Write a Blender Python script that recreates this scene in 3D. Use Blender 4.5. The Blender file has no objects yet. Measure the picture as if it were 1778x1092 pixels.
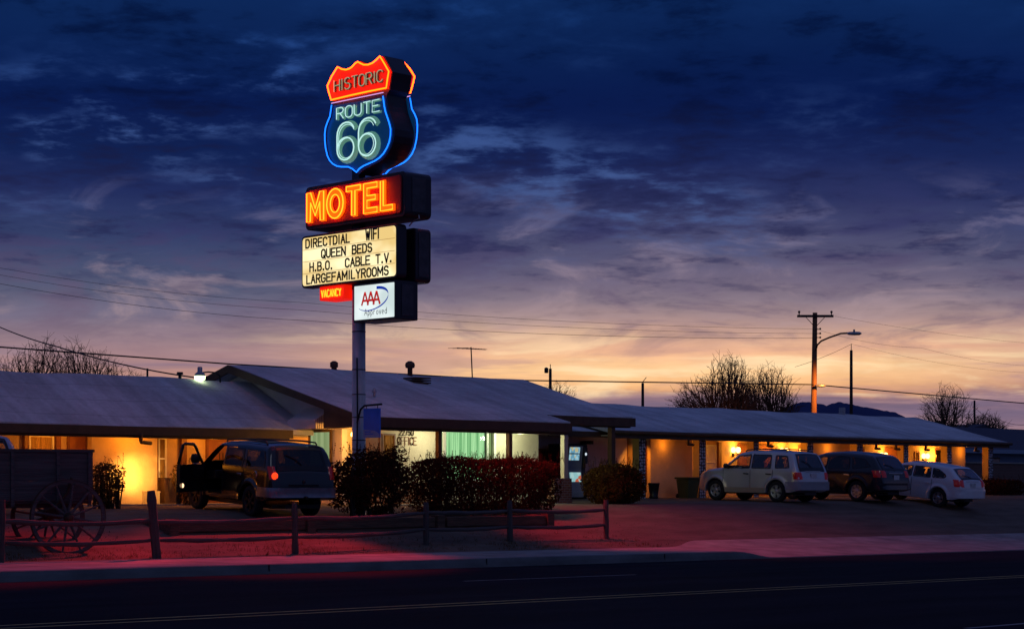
import bpy, bmesh, math, random
from mathutils import Vector, Matrix
from math import sin, cos, pi, radians, sqrt
random.seed(66)
scene = bpy.context.scene
COL = scene.collection

# ---------------------------------------------------------------- survey: u (X) runs along the road, v (Y) away from the camera
F_PX, EYE, HORIZON, MIDX = 3350.0, 1.6, 840.0, 889.0
Q = sqrt(0.5)
def at(x, y, dist):
    """the place seen at photo position x,y at a distance along the line of sight"""
    s = (x - MIDX) / F_PX
    return Vector((dist*Q*(1+s), dist*Q*(1-s), EYE + (HORIZON-y)*dist/F_PX))

def clamp(x, a=0.0, b=1.0): return max(a, min(b, x))
def smooth(t): t = clamp(t); return t*t*(3-2*t)
def lerp(a, b, t): return a+(b-a)*t
def interp(pts, x):
    if x <= pts[0][0]: return pts[0][1]
    for (x0, y0), (x1, y1) in zip(pts, pts[1:]):
        if x <= x1: return y0 + (y1-y0)*(x-x0)/max(1e-9, x1-x0)
    return pts[-1][1]

def fall(u): return -0.008*clamp(u, -60, 150)
def lot(u, v): return 0.95 + 0.02*(min(v, 46.5)-39.0) + 0.003*(clamp(u, 0, 110)-45)
def ground_z(u, v):
    t = smooth((v-33.6)/6.0) if v > 33.6 else 0.0
    t = 0.55*t + 0.45*clamp((v-33.6)/6.0)
    return (1-t)*(0.2+fall(u)) + t*lot(u, v)

# ---------------------------------------------------------------- materials
def newmat(name):
    m = bpy.data.materials.new(name); m.use_nodes = True
    nt = m.node_tree; nt.nodes.clear()
    return m, nt, nt.nodes, nt.links
def mat(name, col, rough=0.7, metal=0.0, var=0.25, scale=6.0, bump=0.0, bscale=None, col2=None, stretch=(1,1,1), spec=0.5, emit=None, estr=0.0, coat=0.0):
    m, nt, N, L = newmat(name)
    out = N.new('ShaderNodeOutputMaterial'); b = N.new('ShaderNodeBsdfPrincipled')
    L.new(b.outputs[0], out.inputs[0])
    b.inputs['Roughness'].default_value = rough; b.inputs['Metallic'].default_value = metal
    b.inputs['Specular IOR Level'].default_value = spec; b.inputs['Coat Weight'].default_value = coat
    tc = N.new('ShaderNodeTexCoord'); mp = N.new('ShaderNodeMapping'); mp.inputs['Scale'].default_value = stretch
    L.new(tc.outputs['Object'], mp.inputs[0])
    nz = N.new('ShaderNodeTexNoise'); nz.inputs['Scale'].default_value = scale; nz.inputs['Detail'].default_value = 7; nz.inputs['Roughness'].default_value = 0.65
    L.new(mp.outputs[0], nz.inputs['Vector'])
    mx = N.new('ShaderNodeMix'); mx.data_type = 'RGBA'
    c2 = col2 or tuple(c*(1-var) for c in col)
    c1 = col if col2 else tuple(min(1, c*(1+var)) for c in col)
    mx.inputs[6].default_value = (*c2, 1); mx.inputs[7].default_value = (*c1, 1)
    rp = N.new('ShaderNodeMapRange'); rp.inputs[1].default_value = 0.3; rp.inputs[2].default_value = 0.7
    L.new(nz.outputs[0], rp.inputs[0]); L.new(rp.outputs[0], mx.inputs[0])
    L.new(mx.outputs[2], b.inputs['Base Color'])
    if bump:
        n2 = N.new('ShaderNodeTexNoise'); n2.inputs['Scale'].default_value = bscale or scale*4; n2.inputs['Detail'].default_value = 5
        L.new(mp.outputs[0], n2.inputs['Vector'])
        bp = N.new('ShaderNodeBump'); bp.inputs['Strength'].default_value = bump; bp.inputs['Distance'].default_value = 0.03
        L.new(n2.outputs[0], bp.inputs['Height']); L.new(bp.outputs[0], b.inputs['Normal'])
    if emit:
        b.inputs['Emission Color'].default_value = (*emit, 1); b.inputs['Emission Strength'].default_value = estr
    return m
def glow(name, col, strength=1.0):
    m, nt, N, L = newmat(name)
    out = N.new('ShaderNodeOutputMaterial'); e = N.new('ShaderNodeEmission')
    e.inputs[0].default_value = (*col, 1); e.inputs[1].default_value = strength
    L.new(e.outputs[0], out.inputs[0]); return m
def glassmat(name, tint=(0.3,0.3,0.33), refl=0.12):
    m, nt, N, L = newmat(name)
    out = N.new('ShaderNodeOutputMaterial'); t = N.new('ShaderNodeBsdfTransparent'); g = N.new('ShaderNodeBsdfGlossy')
    t.inputs[0].default_value = (*tint, 1); g.inputs['Roughness'].default_value = 0.04; g.inputs[0].default_value = (.9,.93,1,1)
    lw0 = N.new('ShaderNodeLayerWeight'); lw0.inputs[0].default_value = 0.5
    lw = N.new('ShaderNodeMath'); lw.operation = 'POWER'; L.new(lw0.outputs['Facing'], lw.inputs[0]); lw.inputs[1].default_value = 4.0
    mr = N.new('ShaderNodeMapRange'); mr.inputs[3].default_value = refl*.5; mr.inputs[4].default_value = 0.9
    L.new(lw.outputs[0], mr.inputs[0])
    mx = N.new('ShaderNodeMixShader'); L.new(mr.outputs[0], mx.inputs[0]); L.new(t.outputs[0], mx.inputs[1]); L.new(g.outputs[0], mx.inputs[2])
    L.new(mx.outputs[0], out.inputs[0]); return m
def brickmat(name, c1, c2, mortar, scale=1.0, bw=0.22, bh=0.075, axes='XZ', msize=0.012):
    m, nt, N, L = newmat(name)
    out = N.new('ShaderNodeOutputMaterial'); b = N.new('ShaderNodeBsdfPrincipled'); L.new(b.outputs[0], out.inputs[0])
    b.inputs['Roughness'].default_value = 0.85
    tc = N.new('ShaderNodeTexCoord'); sp = N.new('ShaderNodeSeparateXYZ'); cb = N.new('ShaderNodeCombineXYZ')
    L.new(tc.outputs['Object'], sp.inputs[0])
    L.new(sp.outputs[axes[0]], cb.inputs[0]); L.new(sp.outputs[axes[1]], cb.inputs[1])
    br = N.new('ShaderNodeTexBrick'); br.inputs['Scale'].default_value = scale
    br.inputs['Brick Width'].default_value = bw; br.inputs['Row Height'].default_value = bh; br.inputs['Mortar Size'].default_value = msize
    br.inputs['Color1'].default_value = (*c1,1); br.inputs['Color2'].default_value = (*c2,1); br.inputs['Mortar'].default_value = (*mortar,1)
    L.new(cb.outputs[0], br.inputs['Vector']); L.new(br.outputs['Color'], b.inputs['Base Color']); return m

M = {}
def roofmat():
    m, nt, N, L = newmat('pale_rolled_roofing')
    out = N.new('ShaderNodeOutputMaterial'); b = N.new('ShaderNodeBsdfPrincipled'); L.new(b.outputs[0], out.inputs[0])
    b.inputs['Roughness'].default_value = 0.95; b.inputs['Specular IOR Level'].default_value = 0.1
    tc = N.new('ShaderNodeTexCoord')
    def nz(scale, st, det=6):
        mp = N.new('ShaderNodeMapping'); mp.inputs['Scale'].default_value = st; L.new(tc.outputs['Object'], mp.inputs[0])
        n = N.new('ShaderNodeTexNoise'); n.inputs['Scale'].default_value = scale; n.inputs['Detail'].default_value = det; n.inputs['Roughness'].default_value = .62
        L.new(mp.outputs[0], n.inputs['Vector']); return n.outputs[0]
    def mr(x, a, b_, c, d):
        n = N.new('ShaderNodeMapRange'); L.new(x, n.inputs[0])
        for i, q in enumerate((a,b_,c,d)): n.inputs[i+1].default_value = q
        return n.outputs[0]
    def mul(x, y):
        n = N.new('ShaderNodeMath'); n.operation = 'MULTIPLY'; L.new(x, n.inputs[0]); L.new(y, n.inputs[1]); return n.outputs[0]
    patch = mr(nz(.42, (1,.8,1)), .35, .65, .72, 1.05)          # broad weathering
    runs = mr(nz(2.4, (1,.12,.12)), .38, .62, .84, 1.04)        # stains running down the slope
    fine = mr(nz(9, (1,1,1), 4), .3, .7, .88, 1.08)
    sp = N.new('ShaderNodeSeparateXYZ'); L.new(tc.outputs['Object'], sp.inputs[0])
    f = N.new('ShaderNodeMath'); f.operation = 'PINGPONG'; L.new(sp.outputs[1], f.inputs[0]); f.inputs[1].default_value = .46
    seam = mr(f.outputs[0], 0.0, .035, .72, 1.0)                 # laps of the rolled sheets
    v = mul(mul(patch, runs), mul(fine, seam))
    cm = N.new('ShaderNodeMix'); cm.data_type = 'RGBA'; cm.blend_type = 'MULTIPLY'; cm.inputs[0].default_value = 1
    cm.inputs[6].default_value = (.74,.73,.75,1)
    cb = N.new('ShaderNodeCombineXYZ'); [L.new(v, cb.inputs[i]) for i in range(3)]
    L.new(cb.outputs[0], cm.inputs[7]); L.new(cm.outputs[2], b.inputs['Base Color'])
    bp = N.new('ShaderNodeBump'); bp.inputs['Strength'].default_value = .5; bp.inputs['Distance'].default_value = .02
    L.new(mul(seam, fine), bp.inputs['Height']); L.new(bp.outputs[0], b.inputs['Normal']); return m
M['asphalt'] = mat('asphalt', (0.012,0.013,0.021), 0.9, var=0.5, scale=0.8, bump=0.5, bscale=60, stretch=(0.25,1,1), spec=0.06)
M['paint_yellow'] = mat('road_paint_yellow', (0.42,0.28,0.06), 0.6, var=0.5, scale=5)
M['paint_white'] = mat('road_paint_white', (0.22,0.22,0.22), 0.6, var=0.5, scale=5)
M['concrete'] = mat('concrete', (0.30,0.285,0.27), 0.9, var=0.32, scale=1.1, bump=0.3, bscale=40, spec=0.1)
M['kerb'] = mat('kerb_concrete', (0.16,0.165,0.17), 0.85, var=0.3, scale=2.0, bump=0.2, bscale=30, stretch=(0.4,1,1), spec=0.1)
M['gravel'] = mat('gravel_ground', (0.20,0.155,0.125), 0.95, scale=1.6, col2=(0.11,0.085,0.068), bump=0.7, bscale=26, spec=0.05, stretch=(0.3,1,1))
M['soil'] = mat('dry_soil', (0.14,0.10,0.075), 0.95, var=0.4, scale=4, bump=0.8, bscale=16)
M['roof'] = roofmat()
M['trim'] = mat('brown_painted_trim', (0.085,0.042,0.022), 0.6, var=0.3, scale=3)
M['trim_red'] = mat('redbrown_painted_wood', (0.17,0.060,0.022), 0.55, var=0.25, scale=3)
M['stucco'] = mat('cream_stucco', (0.62,0.53,0.40), 0.9, var=0.10, scale=1.3, bump=0.35, bscale=30)
M['stucco_pale'] = mat('pale_stucco', (0.72,0.63,0.63), 0.9, var=0.10, scale=1.5, bump=0.35, bscale=30)
M['white'] = mat('white_paint', (0.75,0.74,0.70), 0.5, var=0.08, scale=3)
M['door'] = mat('brown_door_paint', (0.30,0.10,0.030), 0.5, var=0.15, scale=2, stretch=(3,3,0.4))
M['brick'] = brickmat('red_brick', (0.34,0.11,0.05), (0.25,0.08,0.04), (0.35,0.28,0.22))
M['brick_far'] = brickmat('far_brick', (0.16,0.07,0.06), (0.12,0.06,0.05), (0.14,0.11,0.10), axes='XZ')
M['curtain_tan'] = mat('tan_curtain', (0.42,0.27,0.10), 0.9, scale=5, stretch=(6,6,0.15), var=0.5)
M['steel_dark'] = mat('dark_metal', (0.03,0.03,0.032), 0.4, metal=0.6, var=0.2)
M['steel'] = mat('galvanised_metal', (0.42,0.42,0.44), 0.45, metal=0.7, var=0.2)
M['pole_paint'] = mat('silver_pole_paint', (0.86,0.83,0.84), 0.5, scale=2.2, col2=(0.45,0.42,0.42), stretch=(2,2,0.6))
M['black'] = mat('black_enamel', (0.010,0.010,0.012), 0.35, var=0.1)
M['cabinet'] = mat('sign_cabinet_paint', (0.022,0.018,0.030), 0.45, var=0.3, scale=2)
M['wood_grey'] = mat('weathered_wood', (0.125,0.105,0.10), 0.85, scale=2.2, col2=(0.05,0.042,0.040), stretch=(0.35,5,5), bump=0.5, bscale=9)
M['wood_post'] = mat('weathered_post_wood', (0.115,0.095,0.09), 0.85, scale=2.2, col2=(0.045,0.038,0.036), stretch=(5,5,0.35), bump=0.5, bscale=9)
M['tie'] = mat('railroad_tie_wood', (0.17,0.095,0.06), 0.9, scale=3, col2=(0.06,0.036,0.026), stretch=(0.5,4,4), bump=0.6, bscale=10)
M['wagon'] = mat('old_wagon_boards', (0.14,0.12,0.12), 0.85, scale=2, col2=(0.055,0.048,0.05), stretch=(0.3,4,6), bump=0.6, bscale=8)
M['wagon_iron'] = mat('rusted_iron', (0.085,0.05,0.032), 0.7, metal=0.4, var=0.4)
M['twig'] = mat('brown_twigs', (0.14,0.075,0.045), 0.95, var=0.3, scale=8)
M['stucco_porchlit'] = mat('porchlit_stucco', (0.62,0.45,0.27), 0.9, var=0.12, scale=1.3, bump=0.35, bscale=30)  # cream stucco with orange porch light mixed into its colour
M['bark'] = mat('dark_bark', (0.040,0.027,0.022), 0.95, var=0.3, scale=8)
M['utility_wood'] = mat('utility_pole_wood', (0.30,0.13,0.055), 0.85, scale=2.5, col2=(0.14,0.06,0.028), stretch=(6,6,0.3), bump=0.3)  # warm street light is partly put into the wood colour
M['utility_dark'] = mat('dark_utility_wood', (0.045,0.03,0.024), 0.9, var=0.3)
M['wire'] = mat('black_cable', (0.02,0.017,0.016), 0.6, var=0.1)
M['rubber'] = mat('tyre_rubber', (0.014,0.014,0.015), 0.85, var=0.2)
M['alloy'] = mat('alloy_wheel', (0.55,0.55,0.58), 0.32, metal=0.9, var=0.08)
M['plastic_dark'] = mat('dark_plastic', (0.018,0.018,0.02), 0.5, var=0.1)
M['chrome'] = mat('chrome', (0.7,0.7,0.74), 0.15, metal=1.0, var=0.03)
M['seat_cloth'] = mat('grey_seat_cloth', (0.06,0.055,0.05), 0.9, var=0.2)
M['glass_car'] = glassmat('tinted_car_glass', (0.74,0.74,0.70), 0.08)
M['glass_dark'] = glassmat('dark_privacy_glass', (0.05,0.05,0.06), 0.12)
M['tail_red'] = mat('tail_lamp_red', (0.24,0.008,0.008), 0.15, var=0.1, coat=0.6, emit=(1,0.02,0.01), estr=0.03)
M['tail_lit'] = mat('lit_tail_lamp', (0.6,0.02,0.01), 0.2, var=0.1, emit=(1.0,0.05,0.008), estr=1.6)
M['lamp_clear'] = mat('clear_lamp_lens', (0.6,0.6,0.6), 0.1, var=0.05, coat=0.5)
M['plate'] = mat('number_plate', (0.62,0.60,0.62), 0.4, scale=28, var=0.35)
M['hill'] = mat('blue_mountain', (0.060,0.075,0.17), 1.0, scale=0.004, var=0.18)
M['hill'].node_tree.nodes['Principled BSDF'].inputs['Specular IOR Level'].default_value = 0
M['roof_dark'] = mat('dark_shingle', (0.06,0.06,0.09), 0.9, var=0.2)
M['wall_blue'] = mat('pale_blue_siding', (0.24,0.32,0.45), 0.8, var=0.12)
M['bin'] = mat('green_bin_plastic', (0.07,0.075,0.025), 0.6, var=0.15)
M['banner'] = mat('blue_banner_print', (0.015,0.20,0.92), 0.5, var=0.15, scale=3)
M['banner_pale'] = mat('pale_banner_print', (0.30,0.42,0.70), 0.5, var=0.1)
M['text_dark'] = mat('dark_lettering', (0.06,0.03,0.015), 0.6, var=0.1)

# leaves with light passing through
def leafmat(name, c1, c2):
    m, nt, N, L = newmat(name)
    out = N.new('ShaderNodeOutputMaterial'); d = N.new('ShaderNodeBsdfDiffuse'); t = N.new('ShaderNodeBsdfTranslucent'); mx = N.new('ShaderNodeMixShader')
    mx.inputs[0].default_value = 0.3
    tc = N.new('ShaderNodeTexCoord'); nz = N.new('ShaderNodeTexNoise'); nz.inputs['Scale'].default_value = 2.6; nz.inputs['Detail'].default_value = 6
    L.new(tc.outputs['Object'], nz.inputs['Vector'])
    mr = N.new('ShaderNodeMapRange'); mr.inputs[1].default_value = 0.33; mr.inputs[2].default_value = 0.66
    L.new(nz.outputs[0], mr.inputs[0])
    cm = N.new('ShaderNodeMix'); cm.data_type = 'RGBA'; cm.inputs[6].default_value = (*c1,1); cm.inputs[7].default_value = (*c2,1)
    L.new(mr.outputs[0], cm.inputs[0]); L.new(cm.outputs[2], d.inputs[0]); L.new(cm.outputs[2], t.inputs[0])
    L.new(d.outputs[0], mx.inputs[1]); L.new(t.outputs[0], mx.inputs[2]); L.new(mx.outputs[0], out.inputs[0]); return m
M['leaf_red'] = leafmat('russet_leaves', (0.055,0.018,0.012), (0.115,0.036,0.020))
M['leaf_green'] = leafmat('olive_leaves', (0.085,0.035,0.012), (0.15,0.085,0.022))
M['leaf_dry'] = leafmat('dry_twigs', (0.10,0.05,0.02), (0.17,0.10,0.035))

# neon and lit faces
M['neon_red'] = glow('neon_red_tube', (13.0,0.62,0.02))
M['neon_yellow'] = glow('neon_amber_tube', (9.0,0.80,0.035))
M['neon_blue'] = glow('neon_blue_tube', (0.02,0.40,2.6))
M['neon_violet'] = glow('neon_violet_tube', (0.85,0.42,0.95))
M['neon_white'] = glow('neon_white_tube', (0.55,0.90,0.86))
M['neon_dim'] = glow('neon_dim_tube', (0.30,0.33,0.20))
M['face_red'] = mat('red_enamel_face', (0.75,0.02,0.008), 0.5, var=0.12, scale=2.5, emit=(1,0.012,0.002), estr=0.75)  # emission stands in for tube light falling on the red faces
M['face_blue'] = mat('blue_enamel_face', (0.012,0.05,0.20), 0.4, var=0.3, scale=1.6, emit=(0.0,0.05,0.16), estr=0.35)  # slight self-glow in place of light from the blue tubes
M['letter_shadow'] = mat('dull_letter_enamel', (0.16,0.30,0.22), 0.6, var=0.15, emit=(0.10,0.27,0.20), estr=0.7)  # glows in place of neon light on the letters
M['letter_shadow_red'] = mat('dull_letter_enamel_red', (0.28,0.14,0.07), 0.6, var=0.15)
M['face_orange'] = mat('orange_letter_face', (0.8,0.18,0.01), 0.5, var=0.1, scale=6, emit=(1,0.13,0.0), estr=0.85)
M['face_motel'] = mat('dark_red_face', (0.42,0.008,0.010), 0.5, var=0.2, scale=2)
def lit_panel(name, edge, core, stripes):
    m, nt, N, L = newmat(name)
    out = N.new('ShaderNodeOutputMaterial'); e = N.new('ShaderNodeEmission'); L.new(e.outputs[0], out.inputs[0])
    tc = N.new('ShaderNodeTexCoord'); mp = N.new('ShaderNodeMapping'); mp.inputs['Scale'].default_value = stripes
    L.new(tc.outputs['Object'], mp.inputs[0])
    nz = N.new('ShaderNodeTexNoise'); nz.inputs['Scale'].default_value = 1.0; nz.inputs['Detail'].default_value = 2
    L.new(mp.outputs[0], nz.inputs['Vector'])
    mr = N.new('ShaderNodeMapRange'); mr.inputs[1].default_value = 0.36; mr.inputs[2].default_value = 0.62
    L.new(nz.outputs[0], mr.inputs[0])
    cm = N.new('ShaderNodeMix'); cm.data_type = 'RGBA'; cm.inputs[6].default_value = (*edge,1); cm.inputs[7].default_value = (*core,1)
    L.new(mr.outputs[0], cm.inputs[0]); L.new(cm.outputs[2], e.inputs[0]); return m
M['lit_reader'] = lit_panel('lit_reader_face', (0.88,0.62,0.23), (1.22,1.06,0.62), (0.9,0.9,1.6))
M['lit_white'] = lit_panel('lit_white_face', (0.62,0.74,0.74), (0.85,0.95,0.95), (1.2,1.2,1.2))
M['lit_curtain'] = lit_panel('lit_green_curtain', (0.17,0.42,0.19), (0.50,0.84,0.47), (14,14,0.3))
M['clear_pane'] = glassmat('window_pane', (.95,1,.93), 0.0)
M['pier_lamplit'] = mat('lamplit_yellow_pier', (0.74,0.50,0.14), 0.8, var=0.1, scale=3)  # yellow lamplight painted into the pier colour
M['lit_curtain_dim'] = lit_panel('lit_pale_curtain', (0.17,0.24,0.10), (0.28,0.36,0.17), (12,12,0.3))
M['bulb_warm'] = glow('warm_bulb', (7.0,3.6,0.9))
M['bulb_green'] = glow('mercury_lamp', (3.2,4.2,2.2))
M['bulb_white'] = glow('fluorescent_tube', (1.6,1.9,1.4))

# ---------------------------------------------------------------- building meshes
def tag(o, label=None, cat=None, group=None, kind=None):
    if label: o['label'] = label
    if cat: o['category'] = cat
    if group: o['group'] = group
    if kind: o['kind'] = kind
    return o
def thing(name, label, cat, loc=(0,0,0), rotz=0.0, group=None):
    o = bpy.data.objects.new(name, None); COL.objects.link(o)
    o.location = loc; o.rotation_euler = (0,0,rotz); o.empty_display_size = 0.2
    return tag(o, label, cat, group)
def root_of(o):
    while o.parent: o = o.parent
    return o
class MB:
    def __init__(self): self.v = []; self.f = []
    def add(self, vs, fs):
        n = len(self.v); self.v += [tuple(p) for p in vs]; self.f += [tuple(i+n for i in f) for f in fs]; return self
    def box(self, x0,x1,y0,y1,z0,z1):
        vs = [(x,y,z) for x in (x0,x1) for y in (y0,y1) for z in (z0,z1)]
        return self.add(vs, [(0,1,3,2),(4,6,7,5),(0,4,5,1),(2,3,7,6),(0,2,6,4),(1,5,7,3)])
    def obox(self, c, ax, ay, az):
        """box from centre and three half-axis vectors"""
        c, ax, ay, az = Vector(c), Vector(ax), Vector(ay), Vector(az)
        vs = [c+ax*i+ay*j+az*k for i in (-1,1) for j in (-1,1) for k in (-1,1)]
        return self.add(vs, [(0,1,3,2),(4,6,7,5),(0,4,5,1),(2,3,7,6),(0,2,6,4),(1,5,7,3)])
    def tube(self, pts, r, n=8, caps=True, closed=False):
        pts = [Vector(p) for p in pts]; k = len(pts); rs = r if isinstance(r, (list,tuple)) else [r]*k
        base = len(self.v); up = None
        for i, p in enumerate(pts):
            if closed: d = pts[(i+1)%k]-pts[i-1]
            else: d = pts[min(i+1,k-1)]-pts[max(i-1,0)]
            if d.length < 1e-9: d = Vector((0,0,1))
            d.normalize()
            if up is None or abs(up.dot(d)) > 0.95: up = Vector((0,0,1)) if abs(d.z) < 0.9 else Vector((1,0,0))
            a = d.cross(up).normalized(); b = a.cross(d).normalized(); up = b
            for j in range(n):
                t = 2*pi*j/n; self.v.append(tuple(p+a*(rs[i]*cos(t))+b*(rs[i]*sin(t))))
        for i in range(k if closed else k-1):
            i2 = (i+1)%k
            for j in range(n):
                self.f.append((base+i*n+j, base+i*n+(j+1)%n, base+i2*n+(j+1)%n, base+i2*n+j))
        if caps and not closed:
            self.f.append(tuple(base+j for j in range(n))[::-1]); self.f.append(tuple(base+(k-1)*n+j for j in range(n)))
        return self
    def lathe(self, prof, c=(0,0,0), axis='Z', n=24, caps=True):
        base = len(self.v); c = Vector(c)
        for (r, h) in prof:
            for j in range(n):
                t = 2*pi*j/n; x, y = r*cos(t), r*sin(t)
                p = Vector((x,y,h)) if axis == 'Z' else (Vector((x,h,y)) if axis == 'Y' else Vector((h,x,y)))
                self.v.append(tuple(c+p))
        for i in range(len(prof)-1):
            for j in range(n):
                self.f.append((base+i*n+j, base+i*n+(j+1)%n, base+(i+1)*n+(j+1)%n, base+(i+1)*n+j))
        if caps:
            self.f.append(tuple(base+j for j in range(n))[::-1]); self.f.append(tuple(base+(len(prof)-1)*n+j for j in range(n)))
        return self
    def prism(self, poly, fn, d0, d1):
        """extrude the 2-D polygon; fn(a, b, depth) -> point"""
        n = len(poly); vs = [fn(a,b,d0) for a,b in poly]+[fn(a,b,d1) for a,b in poly]
        return self.add(vs, [tuple(range(n))[::-1], tuple(range(n,2*n))]+[(i,(i+1)%n,n+(i+1)%n,n+i) for i in range(n)])
    def grid(self, fn, na, nb):
        vs = [fn(i,j) for i in range(na) for j in range(nb)]
        return self.add(vs, [(i*nb+j,(i+1)*nb+j,(i+1)*nb+j+1,i*nb+j+1) for i in range(na-1) for j in range(nb-1)])
    def build(self, name, m, parent=None, world=True, smooth_=False, label=None, bevel=0.0, fix=True):
        """world: the points are world points (roots that are not turned); else local to the thing"""
        off = Vector((0,0,0))
        if parent is not None and world: off = root_of(parent).location
        me = bpy.data.meshes.new(name); me.from_pydata([tuple(Vector(p)-off) for p in self.v], [], self.f)
        if fix:
            bm = bmesh.new(); bm.from_mesh(me); bmesh.ops.recalc_face_normals(bm, faces=bm.faces); bm.to_mesh(me); bm.free()
        me.materials.append(M[m] if isinstance(m, str) else m)
        if smooth_:
            for p in me.polygons: p.use_smooth = True
        o = bpy.data.objects.new(name, me); COL.objects.link(o)
        if parent is not None: o.parent = parent
        if label: o['label'] = label
        if bevel:
            b = o.modifiers.new('soft_edges', 'BEVEL'); b.width = bevel; b.segments = 2; b.limit_method = 'ANGLE'
        if smooth_:
            pass
        return o
def box(name, m, parent, x0,x1,y0,y1,z0,z1, **k): return MB().box(x0,x1,y0,y1,z0,z1).build(name, m, parent, **k)
def lone(name, mb, m, label, cat, loc, group=None, **k):
    """a thing that is one mesh; its origin at its base"""
    off = Vector(loc); mb.v = [tuple(Vector(p)-off) for p in mb.v]
    o = mb.build(name, m, None, **k); o.location = off; return tag(o, label, cat, group)
def copy_tree(o, parent=None):
    c = o.copy(); COL.objects.link(c)
    if parent is not None: c.parent = parent
    for ch in list(o.children): copy_tree(ch, c)
    return c

# ---------------------------------------------------------------- stroke lettering (unit box, y up)
def arc(cx, cy, rx, ry, a0, a1, n=9): return [(cx+rx*cos(radians(lerp(a0,a1,i/(n-1)))), cy+ry*sin(radians(lerp(a0,a1,i/(n-1))))) for i in range(n)]
GL = {
 'A': [[(0,0),(.5,1),(1,0)],[(.2,.36),(.8,.36)]],
 'B': [[(0,0),(0,1),(.55,1)]+arc(.6,.76,.34,.24,90,-90)+[(.0,.52)],[(.55,.52)]+arc(.62,.26,.38,.26,90,-90)+[(0,0)]],
 'C': [arc(.52,.72,.48,.28,20,90,5)+arc(.5,.72,.5,.28,90,180,5)+arc(.5,.28,.5,.28,180,270,5)+arc(.52,.28,.48,.28,270,340,5)],
 'D': [[(0,0),(0,1),(.45,1)]+arc(.5,.65,.5,.35,90,0,6)+arc(.5,.35,.5,.35,0,-90,6)+[(0,0)]],
 'E': [[(1,0),(0,0),(0,1),(1,1)],[(0,.52),(.82,.52)]],
 'F': [[(0,0),(0,1),(1,1)],[(0,.52),(.82,.52)]],
 'G': [arc(.52,.72,.48,.28,20,90,5)+arc(.5,.72,.5,.28,90,180,5)+arc(.5,.28,.5,.28,180,270,5)+arc(.52,.28,.48,.28,270,350,5)+[(1,.46),(.58,.46)]],
 'H': [[(0,0),(0,1)],[(1,0),(1,1)],[(0,.52),(1,.52)]],
 'I': [[(.5,0),(.5,1)]],
 'L': [[(0,1),(0,0),(1,0)]],
 'M': [[(0,0),(0,1),(.5,.3),(1,1),(1,0)]],
 'N': [[(0,0),(0,1),(1,0),(1,1)]],
 'O': [arc(.5,.7,.5,.3,0,180,9)+arc(.5,.3,.5,.3,180,360,9)+[(1,.7)]],
 'Q': [arc(.5,.7,.5,.3,0,180,9)+arc(.5,.3,.5,.3,180,360,9)+[(1,.7)],[(.6,.25),(1.02,-.06)]],
 'R': [[(0,0),(0,1),(.55,1)]+arc(.6,.75,.38,.25,90,-90)+[(0,.5)],[(.5,.5),(1,0)]],
 'S': [arc(.5,.76,.46,.24,25,180,8)+arc(.5,.72,.46,.2,180,255,4)+arc(.5,.28,.48,.24,75,0,5)+arc(.5,.25,.48,.25,0,-160,9)],
 'T': [[(.5,0),(.5,1)],[(0,1),(1,1)]],
 'U': [[(0,1),(0,.3)]+arc(.5,.3,.5,.3,180,360,9)+[(1,1)]],
 'V': [[(0,1),(.5,0),(1,1)]],
 'W': [[(0,1),(.25,0),(.5,.8),(.75,0),(1,1)]],
 'Y': [[(0,1),(.5,.5),(1,1)],[(.5,.5),(.5,0)]],
 '.': [[(.4,0),(.55,0),(.55,.09),(.4,.09),(.4,0)]],
 '0': [arc(.5,.7,.5,.3,0,180,9)+arc(.5,.3,.5,.3,180,360,9)+[(1,.7)]],
 '2': [arc(.5,.72,.46,.28,160,0,8)+[(.9,.55),(0,0),(1,0)]],
 '5': [[(.95,1),(.1,1),(.05,.55)]+arc(.5,.34,.48,.34,110,-150,10)],
 '7': [[(0,1),(1,1),(.35,0)]],
 '6': [arc(.55,.68,.5,.32,25,90,5)+arc(.5,.66,.5,.34,90,180,6)+[(0,.32)]+arc(.5,.30,.5,.30,180,540,19)],
 'a': [arc(.5,.32,.45,.32,0,360,11),[(.95,.65),(.95,0)]],
 'p': [arc(.5,.32,.45,.32,0,360,11),[(.05,.65),(.05,-.35)]],
 'r': [[(.1,0),(.1,.65)],[(.1,.4)]+arc(.55,.35,.42,.3,150,60,4)],
 'o': [arc(.5,.32,.45,.32,0,360,11)],
 'v': [[(0,.65),(.5,0),(1,.65)]],
 'e': [[(.05,.34),(.95,.34)]+arc(.5,.32,.45,.32,0,310,11)],
 'd': [arc(.5,.32,.45,.32,0,360,11),[(.95,1),(.95,0)]],
}
def write(mb, text, fn, a0, b0, w, h, gap, r, n=5, depth=0.0, slant=0.0, adv=None, flat=False):
    """fn(a,b,d) places the strokes; w,h letter box; letters as thin tubes"""
    a = a0
    for ch in text:
        if ch == ' ': a += (w+gap)*0.75; continue
        ww = w*{'I':0.34,'.':0.42,'M':1.25,'W':1.3,'L':0.85}.get(ch, 1.0)
        for st in GL[ch]:
            pts = [fn(a+x*ww+slant*y*h, b0+y*h, depth) for x, y in st]
            if flat:
                for p, q in zip(st, st[1:]):
                    P = (a+p[0]*ww, b0+p[1]*h); Q2 = (a+q[0]*ww, b0+q[1]*h)
                    dx, dy = Q2[0]-P[0], Q2[1]-P[1]; L_ = sqrt(dx*dx+dy*dy) or 1; ex, ey = dx/L_*r, dy/L_*r
                    nx, ny = -ey, ex
                    poly = [(P[0]-ex+nx,P[1]-ey+ny),(P[0]-ex-nx,P[1]-ey-ny),(Q2[0]+ex-nx,Q2[1]+ey-ny),(Q2[0]+ex+nx,Q2[1]+ey+ny)]
                    mb.prism(poly, fn, depth, depth+0.012)
            else: mb.tube(pts, r, n)
        a += ww+gap
    return a
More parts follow.
